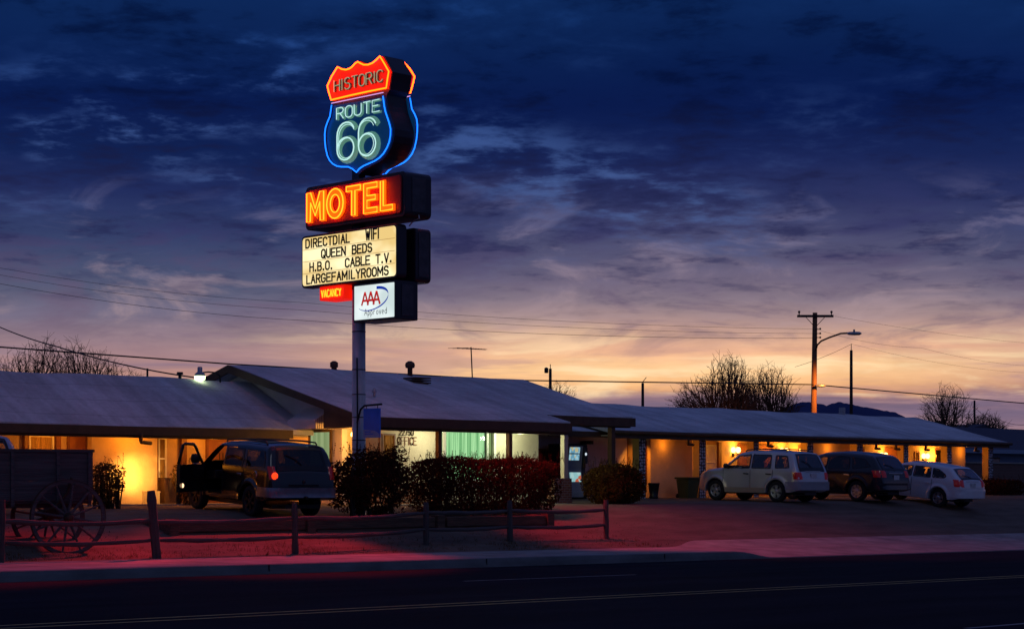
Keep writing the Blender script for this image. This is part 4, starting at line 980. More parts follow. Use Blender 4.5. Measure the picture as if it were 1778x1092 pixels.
# ================================================================ bare trees
import numpy as np
def bare_tree(name,label,base,crowns,seed,n=1500,tw=.009,group='bare trees beyond the motel',bf=.8,limbs=1):
    """crowns: ellipsoids (side offset, depth offset, centre height, half width, half depth, half height) filled with twigs that join down to the trunk"""
    rng_=np.random.default_rng(seed); rnd=random.Random(seed); root=thing(name,label,'tree',base,group=group); B=Vector(base)
    P=[]
    tot=sum(c[3]*c[5] for c in crowns)
    for (ox,od,cz,hw,hd,hh) in crowns:
        m=int(n*hw*hh/tot)
        q=rng_.normal(size=(m*3,3)); q/=np.linalg.norm(q,axis=1)[:,None]; r=rng_.uniform(0,1,size=(m*3,1))**(1/2.2)
        ph=rng_.uniform(0,6.28,4); az=np.arctan2(q[:,1],q[:,0])
        lump=1+.10*np.sin(3*az+ph[0])+.10*np.sin(5*az+6*q[:,2]+ph[1])+.07*np.sin(11*q[:,2]+7*az+ph[2])
        p=q*r*lump[:,None]
        p=p[p[:,2]>-.75][:m]
        P.append(np.stack([ox+p[:,0]*hw,od+p[:,1]*hd,cz+p[:,2]*hh],1))
    pts=[(0,0,-.2)]; par=[-1]
    low=min(c[2]-c[5]*.8 for c in crowns)
    for k in range(limbs):
        a=k*6.28/limbs+.4; prev=0
        for h in range(1,5):
            t=h/4; pts.append((.28*(limbs>1)*cos(a)*(1+t)+rnd.gauss(0,.05),.28*(limbs>1)*sin(a)*(1+t),low*t)); par.append(prev); prev=len(pts)-1
    pts=np.array(pts); A=np.concatenate(P); path=[0.0]
    for i_ in range(1,len(pts)): path.append(path[par[i_]]+float(np.linalg.norm(pts[i_]-pts[par[i_]])))
    nodes=list(map(tuple,pts)); best=np.full(len(A),1e9); bi=np.zeros(len(A),int)
    def relax(k):
        d=np.linalg.norm(A-np.array(nodes[k]),axis=1); c_=d+bf*path[k]+(A[:,2]<nodes[k][2]-.1)*.35*d
        m=c_<best; best[m]=c_[m]; bi[m]=k
    for k in range(len(nodes)): relax(k)
    live=np.ones(len(A),bool)
    for _ in range(len(A)):
        i_=int(np.argmin(np.where(live,best,1e9))); live[i_]=False; k=int(bi[i_]); d=float(np.linalg.norm(A[i_]-np.array(nodes[k])))
        if d>.55:                                   # bow long stretches a little
            mid=(A[i_]+np.array(nodes[k]))/2+rng_.normal(size=3)*d*.07; mid[2]+=d*.05
            nodes.append(tuple(mid)); par.append(k); path.append(path[k]+d/2); k=len(nodes)-1
        nodes.append(tuple(A[i_])); par.append(k); path.append(path[k]+d); relax(len(nodes)-1)
    N_=len(nodes); cnt=np.ones(N_)
    ch=[[] for _ in range(N_)]
    for k in range(1,N_): ch[par[k]].append(k)
    order=[]; st_=[0]
    while st_: k=st_.pop(); order.append(k); st_+=ch[k]
    for k in reversed(order):
        if par[k]>=0: cnt[par[k]]+=cnt[k]
    rad=tw*cnt**.43
    W_=lambda q: Vector((B.x+q[0]*Q+q[1]*Q, B.y-q[0]*Q+q[1]*Q, B.z+q[2]))
    tr,cr=MB(),MB()
    for k in range(1,N_):
        a,b=W_(nodes[par[k]]),W_(nodes[k]); big=cnt[k]>N_*.05
        (tr if big else cr).tube([a,b],[min(rad[par[k]],rad[k]*1.5),rad[k]],6 if big else 3,caps=False)
        if not ch[k]:
            for _ in range(3):
                d=(b-a).normalized()+Vector((rnd.gauss(0,.8),rnd.gauss(0,.8),rnd.gauss(.1,.5))); cr.tube([b,b+d*rnd.uniform(.10,.28)],[tw*.9,tw*.6],3,caps=False)
    tr.build('trunk','bark',root); cr.build('crown','twig',root,fix=False); return root
gz=1.15
def gp(x,dist,z=1.1): p=at(x,840,dist); return (p.x,p.y,z)
bare_tree('bare_tree','wide many stemmed bare tree at the far left beyond the roof',gp(48,92),[(-.8,0,4.6,1.2,1.3,2.0),(.7,.3,5.1,1.5,1.3,2.2)],11,n=1900,limbs=4)
bare_tree('bare_tree','domed bare tree beyond the left roof, standing closer to the yard lamp',gp(140,94),[(-.3,0,5.2,1.0,1.1,2.1),(.9,.2,4.7,1.3,1.2,2.1)],14,n=1700,limbs=4)
bare_tree('bare_tree','largest bare tree, with a broad open crown left of the wooden utility pole',gp(1262,112),[(.1,0,5.9,1.35,1.4,2.1),(-1.5,.2,4.9,1.6,1.5,1.7),(.8,.1,5.0,1.2,1.3,1.6)],23,n=2300,limbs=2,tw=.0105)
bare_tree('bare_tree','round crowned bare tree right beside the wooden utility pole',gp(1338,116),[(-.1,0,5.4,1.6,1.5,2.1),(-1.3,.3,4.9,1.1,1.2,1.7),(1.0,.2,4.5,.95,1.2,1.5)],37,n=2100,limbs=2,tw=.010)
bare_tree('bare_tree','low spreading bare tree at the left edge of the biggest crown',gp(1203,118),[(-.2,0,4.4,1.2,1.2,1.3)],41,n=700,limbs=3)
bare_tree('bare_tree','thin upright bare tree behind the right end of the motel roof',gp(1642,135),[(0,0,5.0,1.9,1.6,2.3)],52,n=900,limbs=5,tw=.010)
bare_tree('bare_tree','small dark bare tree beside the short thin pole at far right',gp(1712,140),[(0,0,4.0,1.7,1.6,1.5)],63,n=1300,limbs=3,tw=.014)
bare_tree('bare_tree','faint distant twiggy tree just right of the office roof',gp(968,185),[(0,0,8.0,1.9,1.8,2.2)],71,n=800,limbs=3,tw=.010)
bare_tree('bare_tree','tiny twiggy treetop peeping over the left roof by the yard lamp',gp(228,98),[(0,0,4.9,.9,.9,1.3)],75,n=250,limbs=2)
# ================================================================ poles and wires
def pole(name,label,px,dist,ytop,r,m,lean=0.0):
    b=Vector(gp(px,dist,1.0)); t=at(px,ytop,dist); t.x+=lean*Q; t.y-=lean*Q
    root=thing(name,label,'utility pole',tuple(b),group='utility poles')
    MB().tube([b-Vector((0,0,.3)),b.lerp(t,.5),t],[r,r*.85,r*.7],10).build('pole',m,root,smooth_=True)
    return root,b,t
P1,b1,t1=pole('utility_pole','orange lit wooden utility pole with a cross arm and street lamp',1411,98,543,.17,'utility_wood',lean=.12)
A=Vector((Q,-Q,0))
c=t1+Vector((0,0,-.18)); mb=MB().obox(c-Vector((Q*.1,Q*.1,0)),A*.92,Vector((Q,Q,0))*.05,Vector((0,0,.06))); mb.build('cross_arm','utility_dark',P1)
for k in (-.82,.82): MB().lathe([(.025,-.02),(.03,.08),(.06,.1),(.06,.17),(.03,.2)],tuple(c+A*k+Vector((-.07,-.07,.07))),n=8).build('insulator','steel_dark',P1)
mb=MB()
for k in (-.5,.5): mb.tube([c+A*k-Vector((.07,.07,.03)),t1+Vector((-.05,-.05,-.75))],.016,4)
mb.build('arm_brace','steel_dark',P1)
mb=MB()
for y in (571,579,586): 
    p=at(1416,y,97.8); mb.tube([p,p+A*.22],.02,5); mb.lathe([(.04,-.04),(.05,0),(.04,.05)],tuple(p+A*.24),n=6)
mb.build('line_bracket','steel_dark',P1)
pts=[at(1416.5,608,97.8),at(1419,599,97.6),at(1426,592,97.2),at(1440,586,96.6),at(1460,579,96),at(1474,578.3,95.7)]
la=MB().tube(pts,.045,7).build('lamp_arm','steel_dark',P1,smooth_=True)
p=at(1483,579,95.6); d=A
MB().lathe([(.05,-.34),(.11,-.25),(.13,0),(.11,.28),(.04,.36)],(0,0,0),'X',12)
mb=MB().lathe([(.04,-.36),(.10,-.26),(.125,0),(.115,.26),(.05,.36)],(0,0,0),'X',12); R=Matrix.Rotation(radians(-45),3,'Z')
mb.v=[tuple(R@Vector((x,y,z*.75))+p) for x,y,z in mb.v]; mb.lathe([(.05,0),(.05,.12)],tuple(p+Vector((0,0,.08))),n=8); mb.build('lamp_head','steel',la,smooth_=True)
p=at(1425,669.5,97.6); mb=MB().lathe([(.05,-.30),(.10,-.2),(.12,.05),(.09,.22),(.03,.27)],(0,0,0),'X',12); mb.v=[tuple(R@Vector((x,y,z*.7))+p) for x,y,z in mb.v]
lf=mb.build('low_lamp','steel',P1,smooth_=True)
LOWLAMP=p
P2,_,t2=pole('utility_pole','tall dark thin pole right of the street lamp',1478,125,608,.13,'utility_dark')
MB().tube([t2,t2+Vector((0,0,.42))],.025,5).build('lightning_rod','steel_dark',P2)
P3,_,t3=pole('utility_pole','short dark pole with a small transformer behind the office roof',955.5,130,640,.14,'utility_dark')
MB().lathe([(.12,-.2),(.14,-.15),(.14,.12),(.05,.18)],tuple(t3+Vector((-.28,.1,-.1))),n=10).build('transformer','steel_dark',P3); MB().tube([t3,t3+Vector((0,0,.3))],.03,5).build('lightning_rod','steel_dark',P3)
P4,_,t4=pole('utility_pole','short dark pole behind the right roof, left of the big tree',1116,150,665,.15,'utility_dark')
MB().tube([t4,t4+Vector((.0,0,.1)),t4+Vector((.28*Q,-.28*Q,.45))],.03,5).build('top_pin','steel_dark',P4)
P5,_,t5=pole('utility_pole','thin dark pole at the far right end of the roofs',1692,140,695,.10,'utility_dark')
def wire(label,pts,r,sag=0.0):
    q=[]
    for a,b in zip(pts,pts[1:]):
        for k in range(12):
            t=k/12; q.append(a.lerp(b,t)-Vector((0,0,sag*4*t*(1-t))))
    q.append(pts[-1]); o=q[0].copy(); mb=MB().tube(q,r,4); mb.v=[tuple(Vector(p)-o) for p in mb.v]
    ob=mb.build('overhead_wire','wire',None); ob.location=o; return tag(ob,label,'wire','overhead wires')
wire('thick dark cable that runs above the office ridge to the wooden utility pole',[at(-60,598,72),at(400,632,80),at(884,660,88),at(1411,667.5,97.8),at(1800,702,118)],.030)
wire('service wire that drops from the upper left to the yard lamp',[at(-40,549,75),at(100,602,66),at(336,655,58.5)],.022,.1)
wire('faint upper wire of the three at the left, ending at the utility pole',[at(-40,458,80),at(520,525,88),at(1411,571,97.8)],.007,.25)
wire('faint middle wire of the three at the left, ending at the utility pole',[at(-40,470,80),at(520,538,88),at(1411,579,97.8)],.007,.25)
wire('faint lowest wire of the three at the left, ending at the utility pole',[at(-40,485,80),at(520,556,88),at(1411,587,97.8)],.009,.25)
wire('highest wire running right from the utility pole cross arm',[at(1449,549,97.8),at(1800,597,125)],.006,.15)
wire('middle wire running right from the utility pole',[at(1418,572,97.8),at(1600,604,112),at(1800,636,128)],.006,.2)
wire('lower wire from the thin pole to the right edge',[at(1478,597,125),at(1800,648,140)],.006,.35)
wire('slack wire from the thin pole back to the tree left of the utility pole',[at(1477,598,125),at(1380,637,122)],.012,.1)
wire('pair of slack wires beyond the small tree at the far right',[at(1692,706,140),at(1735,728,142),at(1800,733,150)],.014,.3)
# ================================================================ beyond the right end
bw=MB(); a=at(1700,840,96)
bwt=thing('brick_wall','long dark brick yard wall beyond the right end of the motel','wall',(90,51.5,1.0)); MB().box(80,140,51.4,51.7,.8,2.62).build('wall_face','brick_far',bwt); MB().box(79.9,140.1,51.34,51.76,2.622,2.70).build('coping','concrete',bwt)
h1=thing('bungalow','pale blue bungalow with a low dark roof beyond the brick wall','house',(112,66,1.0))
box('wall','wall_blue',h1,100,130,66,74,.9,3.7)
mb=MB(); mb.prism([(65.2,3.72),(70,5.4),(75,3.72)],lambda a,b,d:(d,a,b),99.4,131); mb.build('roof','roof_dark',h1)
box('fascia','wall_blue',h1,99.4,131,65.1,65.195,3.55,3.80)
f=box('window','trim',h1,109.4,110.6,65.94,65.995,2.5,3.3); box('pane','glass_dark',f,109.5,110.5,65.92,65.935,2.6,3.2)
h2=thing('shed_house','dark gabled house roof rising behind the end of the motel roof','house',(115,75,1.0))
box('wall','roof_dark',h2,114.5,130,74.8,84,.9,4.3)
mb=MB(); mb.prism([(113.5,4.2),(122,5.9),(130.5,4.2)],lambda a,b,d:(a,d,b),74,85); mb.build('roof','roof_dark',h2)
box('chimney','trim',h2,121.0,121.5,77,77.5,5.5,6.2)
# ================================================================ old wagon
wg=thing('freight_wagon','old wooden freight wagon with tall spoked wheels standing behind the fence','wagon',(22.02,35.32,ground_z(22.02,35.2)-.08),rotz=radians(-17))
gzw=ground_z(22.06,35.2)
# local: x along the wagon (to the right of the picture), y away from the camera, z up
BX0,BX1,BY0,BY1=-3.3,.60,-.02,1.12
def L_(mb,name,m,par=wg,**k): return mb.build(name,m,par,world=False,**k)
random.seed(9)
for k in range(5):
    z0=1.14+.203*k; 
    b=MB().box(BX0+random.uniform(-.03,.03),BX1,BY0,BY0+.04,z0,z0+.2); L_(b,'side_board','wagon')
    L_(MB().box(BX0,BX1,BY1-.04,BY1,z0,z0+.2),'side_board','wagon')
L_(MB().box(BX1-.04,BX1+.0,BY0+.041,BY1-.041,1.14,2.155),'tail_board','wagon')
L_(MB().box(BX0,BX1-.05,BY0+.05,BY1-.05,1.08,1.135),'floor_board','wagon')
L_(MB().box(BX0-.02,BX1+.03,BY0-.035,BY0+.05,2.157,2.215).box(BX1-.06,BX1+.03,BY0+.051,BY1+.03,2.157,2.215).box(BX0-.02,BX1-.061,BY1-.05,BY1+.035,2.157,2.215),'top_rail','wood_grey')
for x in (-2.9,-2.0,-1.1,-.15,.52): L_(MB().box(x-.035,x+.035,BY0-.06,BY0-.002,1.02,2.15),'stake','wagon')
L_(MB().box(BX0-.3,BX1-.2,.30,.46,.98,1.075).box(BX0-.3,BX1-.2,.70,.86,.98,1.075),'under_beam','wagon')
def wagon_wheel(x,y,R,ns=12):
    w=MB().lathe([(R-.075,-.035),(R-.005,-.04),(R-.005,.04),(R-.075,.035),(R-.075,-.035)],(x,y,R),'Y',44,caps=False)
    rim=L_(w,'wheel','wagon')
    L_(MB().lathe([(R-.004,-.045),(R+.008,-.045),(R+.008,.045),(R-.004,.045),(R-.004,-.045)],(x,y,R),'Y',44,caps=False),'iron_tyre','wagon_iron',rim)
    L_(MB().lathe([(.055,-.2),(.075,-.17),(.10,-.06),(.115,0),(.10,.08),(.07,.14)],(x,y,R),'Y',16),'hub','wagon_iron',rim,smooth_=True)
    for k in range(ns):
        t=2*pi*(k+.5)/ns+.1; dx,dz=cos(t),sin(t)
        L_(MB().tube([(x+dx*.09,y-.01,R+dz*.09),(x+dx*R*.5,y-.005,R+dz*R*.5),(x+dx*(R-.07),y,R+dz*(R-.07))],[.034,.026,.022],6),'spoke','wagon',rim)
wagon_wheel(0,-.28,.79); wagon_wheel(0,1.36,.79); wagon_wheel(-2.6,-.24,.60,10); wagon_wheel(-2.6,1.32,.60,10)
L_(MB().tube([(0,-.45,.79),(0,1.5,.79)],.045,8),'axle','wagon_iron'); L_(MB().tube([(-2.6,-.4,.6),(-2.6,1.5,.6)],.045,8),'axle','wagon_iron')
L_(MB().box(-.12,.12,-.05,1.1,.80,.975).box(-2.72,-2.48,-.05,1.1,.62,.975),'bolster','wagon')
L_(MB().tube([(.12,-.10,1.62),(.02,-.12,1.3),(-.28,-.16,.98),(-.6,-.15,.9)],.03,6),'brake_lever','wagon_iron')
# ================================================================ vehicles (local: +x nose, +y left side, z up)
class Car:
    def __init__(s, **k): s.__dict__.update(k); s.hl=s.L/2
    def top(s,x): return interp(s.roof,x)
    def bot(s,x):
        b=interp(s.under,x)
        for xc in s.axles:
            d=abs(x-xc)
            if d<s.arch: b=max(b, s.wr+sqrt(s.arch**2-d*d)*s.archk)
        return b
    def shoulder(s,x): return min(s.rs, .35*(s.top(x)-s.bot(x)))
    def w(s,x,z):
        w=s.W/2
        d=clamp((x-(s.hl-s.nose))/s.nose); w-=s.nose_in*d**2.6
        d=clamp((-x-(s.hl-s.tail))/s.tail); w-=s.tail_in*d**2.6
        if z>s.belt: w-=(z-s.belt)*s.tumble
        if z<.62: w-=((.62-z)/.4)**2*.035
        w-=.015*smooth((z-s.belt+.12)/.12) if z>s.belt-.12 else 0
        # flared arches
        for xc in s.axles:
            r=sqrt((x-xc)**2+max(0,z-s.wr)**2)
            w+=s.flare*smooth(1-abs(r-s.arch-.03)/.10)
        t=s.top(x); r=s.shoulder(x); k=z-(t-r)
        if k>0: w-=r-sqrt(max(0,r*r-min(k,r)**2))
        return w
    def endx(s,z,sg):
        """x of the body's end at height z"""
        n=80; 
        for i in range(n):
            x=sg*(s.hl-i*.0125)
            if s.top(x)>=z: return x
        return sg*(s.hl-1)
def in_poly(x,z,poly):
    c=False; n=len(poly)
    for i in range(n):
        (x0,z0),(x1,z1)=poly[i-1],poly[i]
        if (z0>z)!=(z1>z) and x<(x1-x0)*(z-z0)/(z1-z0)+x0: c=not c
    return c
def shrink(poly,k):
    cx=sum(p[0] for p in poly)/len(poly); cz=sum(p[1] for p in poly)/len(poly); out=[]
    for x,z in poly:
        d=Vector((x-cx,z-cz)); l=d.length; d=d*((l-k)/l); out.append((cx+d.x,cz+d.y))
    return out
def rounded(poly,r=.05,n=3):
    out=[]; k=len(poly)
    for i in range(k):
        p0,p1,p2=Vector(poly[i-1]),Vector(poly[i]),Vector(poly[(i+1)%k])
        a=(p0-p1); b=(p2-p1); rr=min(r,a.length*.4,b.length*.4); a=p1+a.normalized()*rr; b=p1+b.normalized()*rr
        for j in range(n+1):
            t=j/n; q=a*(1-t)**2+p1*2*t*(1-t)+b*t*t; out.append((q.x,q.y))
    return out
def build_car(c, root, paint, glass='glass_car', open_left=False, rear_glass=None, rails=False, lit=False, spokes=5, tailz=None, extras=True, clad=None):
    B=lambda mb,n,m,par=root,**k: mb.build(n,m,par,world=False,**k)
    xs=set()
    for i in range(int(c.L/.055)+1): xs.add(round(-c.hl+.055*i,4))
    for k in range(7): xs.add(round(-c.hl+.016*k,4)); xs.add(round(c.hl-.016*k,4))
    for p in c.roof: xs.add(round(p[0],4))
    for a in c.axles:
        for e in (-1,1):
            xs.add(round(a+e*c.arch,4)); xs.add(round(a+e*(c.arch+.006),4)); xs.add(round(a+e*(c.arch-.02),4))
    xs=sorted(x for x in xs if -c.hl-1e-6<=x<=c.hl+1e-6); NS,NR,NT=16,5,11
    ys=lambda x:c.w(x,c.top(x))
    ring=[]
    for x in xs:
        b,t,r=c.bot(x),c.top(x),c.shoulder(x); zs=[lerp(b,t-r,j/NS) for j in range(NS+1)]+[t-r+r*sin(radians(90*j/NR)) for j in range(1,NR+1)]
        left=[(x,c.w(x,z),z) for z in zs]; yw=left[-1][1]
        topp=[(x,yw*(1-2*j/NT),t+c.crown*(1-(1-2*j/NT)**2)) for j in range(1,NT)]
        right=[(x,-y,z) for x,y,z in reversed(left)]
        yb=left[0][1]; botp=[(x,-yb+2*yb*j/4,b) for j in range(1,4)]
        ring.append(left+topp+right+botp)
    n=len(ring[0]); v=[p for r in ring for p in r]; fs=[]
    nl=NS+NR+1
    holes=[shrink(p,.045) for p in c.side_glass]
    openp=c.door_open if open_left else None
    for i in range(len(xs)-1):
        xm=(xs[i]+xs[i+1])/2
        for j in range(n):
            j2=(j+1)%n; q=[ring[i][j],ring[i+1][j],ring[i+1][j2],ring[i][j2]]
            zm=sum(p[2] for p in q)/4; ym=sum(p[1] for p in q)/4
            if j<nl-1 or nl+NT-1<=j<2*nl+NT-2:
                if any(in_poly(xm,zm,h) for h in holes): continue
                if openp and ym>0 and in_poly(xm,zm,openp): continue
            elif nl-1<=j<nl+NT-1:
                f=abs(ym)/max(.01,c.w(xm,c.top(xm)))
                if any(a<xm<b and f<.84 for a,b in (c.wind,c.back)): continue
            fs.append((i*n+j,(i+1)*n+j,(i+1)*n+j2,i*n+j2))
    fs.append(tuple(range(n))); fs.append(tuple((len(xs)-1)*n+k for k in range(n))[::-1])
    body=B(MB().add(v,fs),'body',paint,smooth_=True)
    # even shading across hard corners
    body.data.set_sharp_from_angle(angle=radians(38))
    sidepts=lambda poly,sg,off:[(x,sg*(c.w(x,z)+off),z) for x,z in poly]
    for gi,poly in enumerate(c.side_glass):
        po=rounded(poly,.06); pi_=rounded(shrink(poly,.045),.05)
        for sg in (1,-1):
            if open_left and sg>0 and gi==0: continue
            k=len(po)
            g=B(MB().add(sidepts(pi_,sg,.004),[tuple(range(len(pi_)))]),'side_window',glass if gi==0 or not rear_glass else rear_glass)
            B(MB().add(sidepts(po,sg,.008)+sidepts(pi_,sg,.010),[(a,(a+1)%k,k+(a+1)%k,k+a) for a in range(k)]),'window_seal','black',g)
    def top_panel(x0,x1,f,off,nn=9,m=7,f2=None):
        def P(i,j):
            x=lerp(x0,x1,i/(nn-1)); fr=lerp(-1,1,j/(m-1))*(lerp(f,f2 or f,i/(nn-1)))
            s_=(c.top(x+.03)-c.top(x-.03))/.06; nv=Vector((-s_,0,1)).normalized()
            y=fr*c.w(x,c.top(x)); return Vector((x,y,c.top(x)+c.crown*(1-fr*fr)))+nv*off
        return P,nn,m
    for nm,(x0,x1) in (('windscreen',c.wind),('rear_window',c.back)):
        P,a,b=top_panel(x0-.01,x1+.01,.86,.006); g=B(MB().grid(P,a,b),nm,(rear_glass or glass) if nm=='rear_window' else glass,smooth_=True)
        mb=MB()
        for (fa,fb) in ((-.93,-.84),(.84,.93)):
            def S(i,j):
                x=lerp(x0-.03,x1+.03,i/8); fr=(fa,fb)[j]; s_=(c.top(x+.03)-c.top(x-.03))/.06; nv=Vector((-s_,0,1)).normalized()
                return Vector((x,fr*c.w(x,c.top(x)),c.top(x)+c.crown*(1-fr*fr)))+nv*.009
            mb.grid(S,9,2)
        for (xa,xb) in ((x0-.035,x0+.02),(x1-.02,x1+.035)):
            def T(i,j):
                x=(xa,xb)[i]; fr=lerp(-.93,.93,j/8); s_=(c.top(x+.03)-c.top(x-.03))/.06; nv=Vector((-s_,0,1)).normalized()
                return Vector((x,fr*c.w(x,c.top(x)),c.top(x)+c.crown*(1-fr*fr)))+nv*.011
            mb.grid(T,2,9)
        B(mb,'window_seal','black',g)
    # doors
    for sg in (1,-1):
        for di,(x0,x1) in enumerate(c.doors):
            if open_left and sg>0 and di==0: continue
            def P(i,j):
                x=lerp(x0+.012,x1-.012,i/14); lo=max(c.bot(x)+.05,interp(c.under,x)+.07); z=lerp(lo,c.belt-.03,j/9); return (x,sg*(c.w(x,z)+.007),z)
            d=B(MB().grid(P,15,10),'door',paint,smooth_=True)
            for e in (x0,x1): B(MB().tube([(e,sg*(c.w(e,z)+.003),z) for z in [lerp(c.bot(e)+.06,c.belt-.02,q/8) for q in range(9)]],.007,4),'door_gap','black',d)
            hx=x0+.16; hz=c.belt-.16
            B(MB().obox((hx,sg*(c.w(hx,hz)+.03),hz),(.11,0,.006),(0,.014,0),(0,0,.022)),'handle',c.handle,d,bevel=.008)
        # mirror
        if not(open_left and sg>0):
            mx=c.mirror; mz=c.belt+.09; y=c.w(mx,c.belt)
            mb=MB().lathe([(.02,-.10),(.085,-.085),(.105,-.02),(.10,.06),(.04,.10)],(0,0,0),'Y',12)
            mb.v=[(mx+p[0]*.75,sg*(y+.12+p[1]),mz+p[2]*.85) for p in mb.v]; mb.tube([(mx,sg*(y-.02),mz-.08),(mx,sg*(y+.06),mz-.03)],.03,6)
            B(mb,'mirror',c.mirror_mat,smooth_=True)
    def wrap(z0,z1,side,inner,off,end,nz=5,full=False):
        """band round a corner of the car's end: along the side, then across the end to the inner fraction"""
        out=[]
        for sg in ((1,) if full else (1,-1)):
            def P(i,j):
                z=lerp(z0,z1,j/(nz-1)); ex=c.endx(z,end); yw=c.w(ex-end*.03,min(z,c.top(ex-end*.03)-.001))
                pts=[]
                for k in range(6):
                    x=ex-end*side*(1-k/5); pts.append((x,c.w(x,min(z,c.top(x)))+off))
                pts[-1]=(ex+end*off*.6,pts[-1][1]-.003)
                lim=(-yw if full else yw*inner)
                for k in range(1,9): pts.append((ex+end*(off+.012*sin(pi*k/8)),lerp(pts[5][1]-.004,lim,k/8)))
                if full:
                    for k in range(1,7):
                        x=ex-end*side*(k/6); pts.append((x,-(c.w(x,min(z,c.top(x)))+off)))
                x,y=pts[i]; return (x,sg*y,z)
            out.append(MB().grid(P,(6+8+(6 if full else 0)),nz))
        return out
    for zz in ((c.tl,) if c.tl else ()):
        for q_,mb in enumerate(wrap(zz[0],zz[1],c.tl_side,c.tl_in,.014,-1)): 
            tl_=B(mb,'tail_lamp','tail_red',smooth_=True,label='lit tail lamp' if lit and q_==0 else None)
            if lit and q_==0:
                zb=lerp(zz[0],zz[1],.28); eb=c.endx(zb,-1); yb_=c.w(eb+.03,zb)
                B(MB().lathe([(.002,-.03),(.05,-.026),(.085,-.012),(.09,0),(.05,.01)],(eb-.02,yb_-.09,zb),'X',16),'lit_bulb','tail_lit',tl_,smooth_=True)
    for mb in wrap(c.hl_z[0],c.hl_z[1],.30,.55,.010,1): B(mb,'headlight','lamp_clear',smooth_=True)
    for mb in wrap(c.bump[0],c.bump[1],c.bump_side,0,c.bump_off,-1,full=True): B(mb,'rear_bumper',c.bump_mat,smooth_=True)
    # hatch furniture
    zpl=c.plate_z; ex=c.endx(zpl,-1)
    pl=B(MB().box(ex-.040,ex-.022,-.16,.16,zpl-.08,zpl+.08),'plate','plate')
    ex2=c.endx(zpl+.15,-1); B(MB().box(ex2-.045,ex2-.005,-.42,.42,zpl+.12,zpl+.165),'hatch_strip',c.strip_mat,bevel=.008)
    ex3=c.endx(zpl+.22,-1); B(MB().lathe([(.005,-.02),(.045,-.012),(.05,0)],(ex3-.01,0,zpl+.225),'X',14),'badge','plastic_dark')
    xb=c.back[0]+.03; s_=(c.top(c.back[1])-c.top(c.back[0]))/(c.back[1]-c.back[0]); 
    B(MB().tube([(xb-.035,0,c.top(xb)+.02),(xb+.02,.18,c.top(xb+.05)+.04),(xb+.06,.42,c.top(xb+.09)+.03)],.012,5),'rear_wiper','black')
    if rails:
        for sg in (1,-1):
            pts=[(x,sg*(c.w(x,c.top(x)-c.rs)-.12),c.top(x)+.055) for x in steps(c.rail[0],c.rail[1],.25)]
            e0=(c.rail[0]-.06,pts[0][1],c.top(c.rail[0])-.0); e1=(c.rail[1]+.06,pts[-1][1],c.top(c.rail[1])-.0)
            B(MB().tube([e0]+pts+[e1],.022,6),'roof_rail','plastic_dark')
        for x in (lerp(*c.rail,.25),lerp(*c.rail,.8)):
            y=c.w(x,c.top(x)-c.rs)-.13; B(MB().tube([(x,-y,c.top(x)+.06),(x,0,c.top(x)+.075),(x,y,c.top(x)+.06)],.017,5),'cross_bar','plastic_dark')
    # lower cladding
    if clad:
        for sg in (1,-1):
            x0,x1=c.axles[0]+c.arch+.02,c.axles[1]-c.arch-.02
            def P(i,j):
                x=lerp(x0,x1,i/10); z=lerp(interp(c.under,x)-.005,interp(c.under,x)+.17,j/3); return (x,sg*(c.w(x,z)+.012),z)
            B(MB().grid(P,11,4),'sill_cladding',clad,smooth_=True)
    # seats and floor
    for y in (.38,-.38):
        for x in c.seats:
            mb=MB().obox((x+.12,y,.66),(.24,0,.02),(0,.23,0),(-.01,0,.07)).obox((x-.16,y,.98),(.07,0,0),(0,.22,0),(-.09,0,.32)).obox((x-.28,y,1.37),(.045,0,0),(0,.12,0),(-.02,0,.08))
            B(mb,'seat','seat_cloth',bevel=.03)
    st=c.seats[0]+.52
    B(MB().lathe([(.17,-.012),(.185,0),(.17,.012)],(st,.38,1.0),'X',18,caps=False),'steering_wheel','black')
    B(MB().obox((st+.42,0,.92),(.28,0,-.02),(0,c.W/2-.2,0),(0,0,.11)),'dashboard','plastic_dark',bevel=.03)
    # wheels
    for xc in c.axles:
        for sg in (1,-1):
            r=c.wr; tw=.115; y=sg*(c.W/2-tw-.02)
            t=B(MB().lathe([(r*.62,-tw*.9),(r*.80,-tw),(r*.96,-tw*.92),(r,-tw*.6),(r,tw*.6),(r*.96,tw*.92),(r*.80,tw),(r*.62,tw*.9),(r*.60,0),(r*.62,-tw*.9)],(xc,y,r),'Y',32,caps=False),'wheel','rubber',smooth_=True)
            yo=y+sg*tw*.72; mb=MB()
            mb.lathe([(r*.56,0),(r*.63,sg*.02),(r*.635,sg*.03),(r*.60,sg*.028),(r*.54,-sg*.01)],(xc,yo,r),'Y',32,caps=False)
            for k in range(spokes):
                a=2*pi*k/spokes+.3; d=Vector((cos(a),0,sin(a))); e=Vector((-sin(a),0,cos(a)))
                C=Vector((xc,yo,r)); wd0,wd1=(.055,.075) if spokes<6 else (.04,.05)
                vs=[C+d*.03-e*wd0*.7,C+d*.03+e*wd0*.7,C+d*r*.57+e*wd1,C+d*r*.57-e*wd1]; vs=[q+Vector((0,sg*.012,0)) for q in vs[:2]]+[q+Vector((0,sg*.02,0)) for q in vs[2:]]
                mb.add(vs+[q-Vector((0,sg*.05,0)) for q in vs],[(0,1,2,3),(0,1,5,4),(1,2,6,5),(2,3,7,6),(3,0,4,7)])
            mb.lathe([(.07,-.01),(.075,sg*.015),(.05,sg*.028),(.0,sg*.03)],(xc,yo,r),'Y',16,caps=False)
            B(mb,'rim',c.rim_mat,t,smooth_=False)
            B(MB().lathe([(r*.585,0),(.001,0)],(xc,y+sg*tw*.25,r),'Y',28,caps=False),'brake_disc','plastic_dark',t)
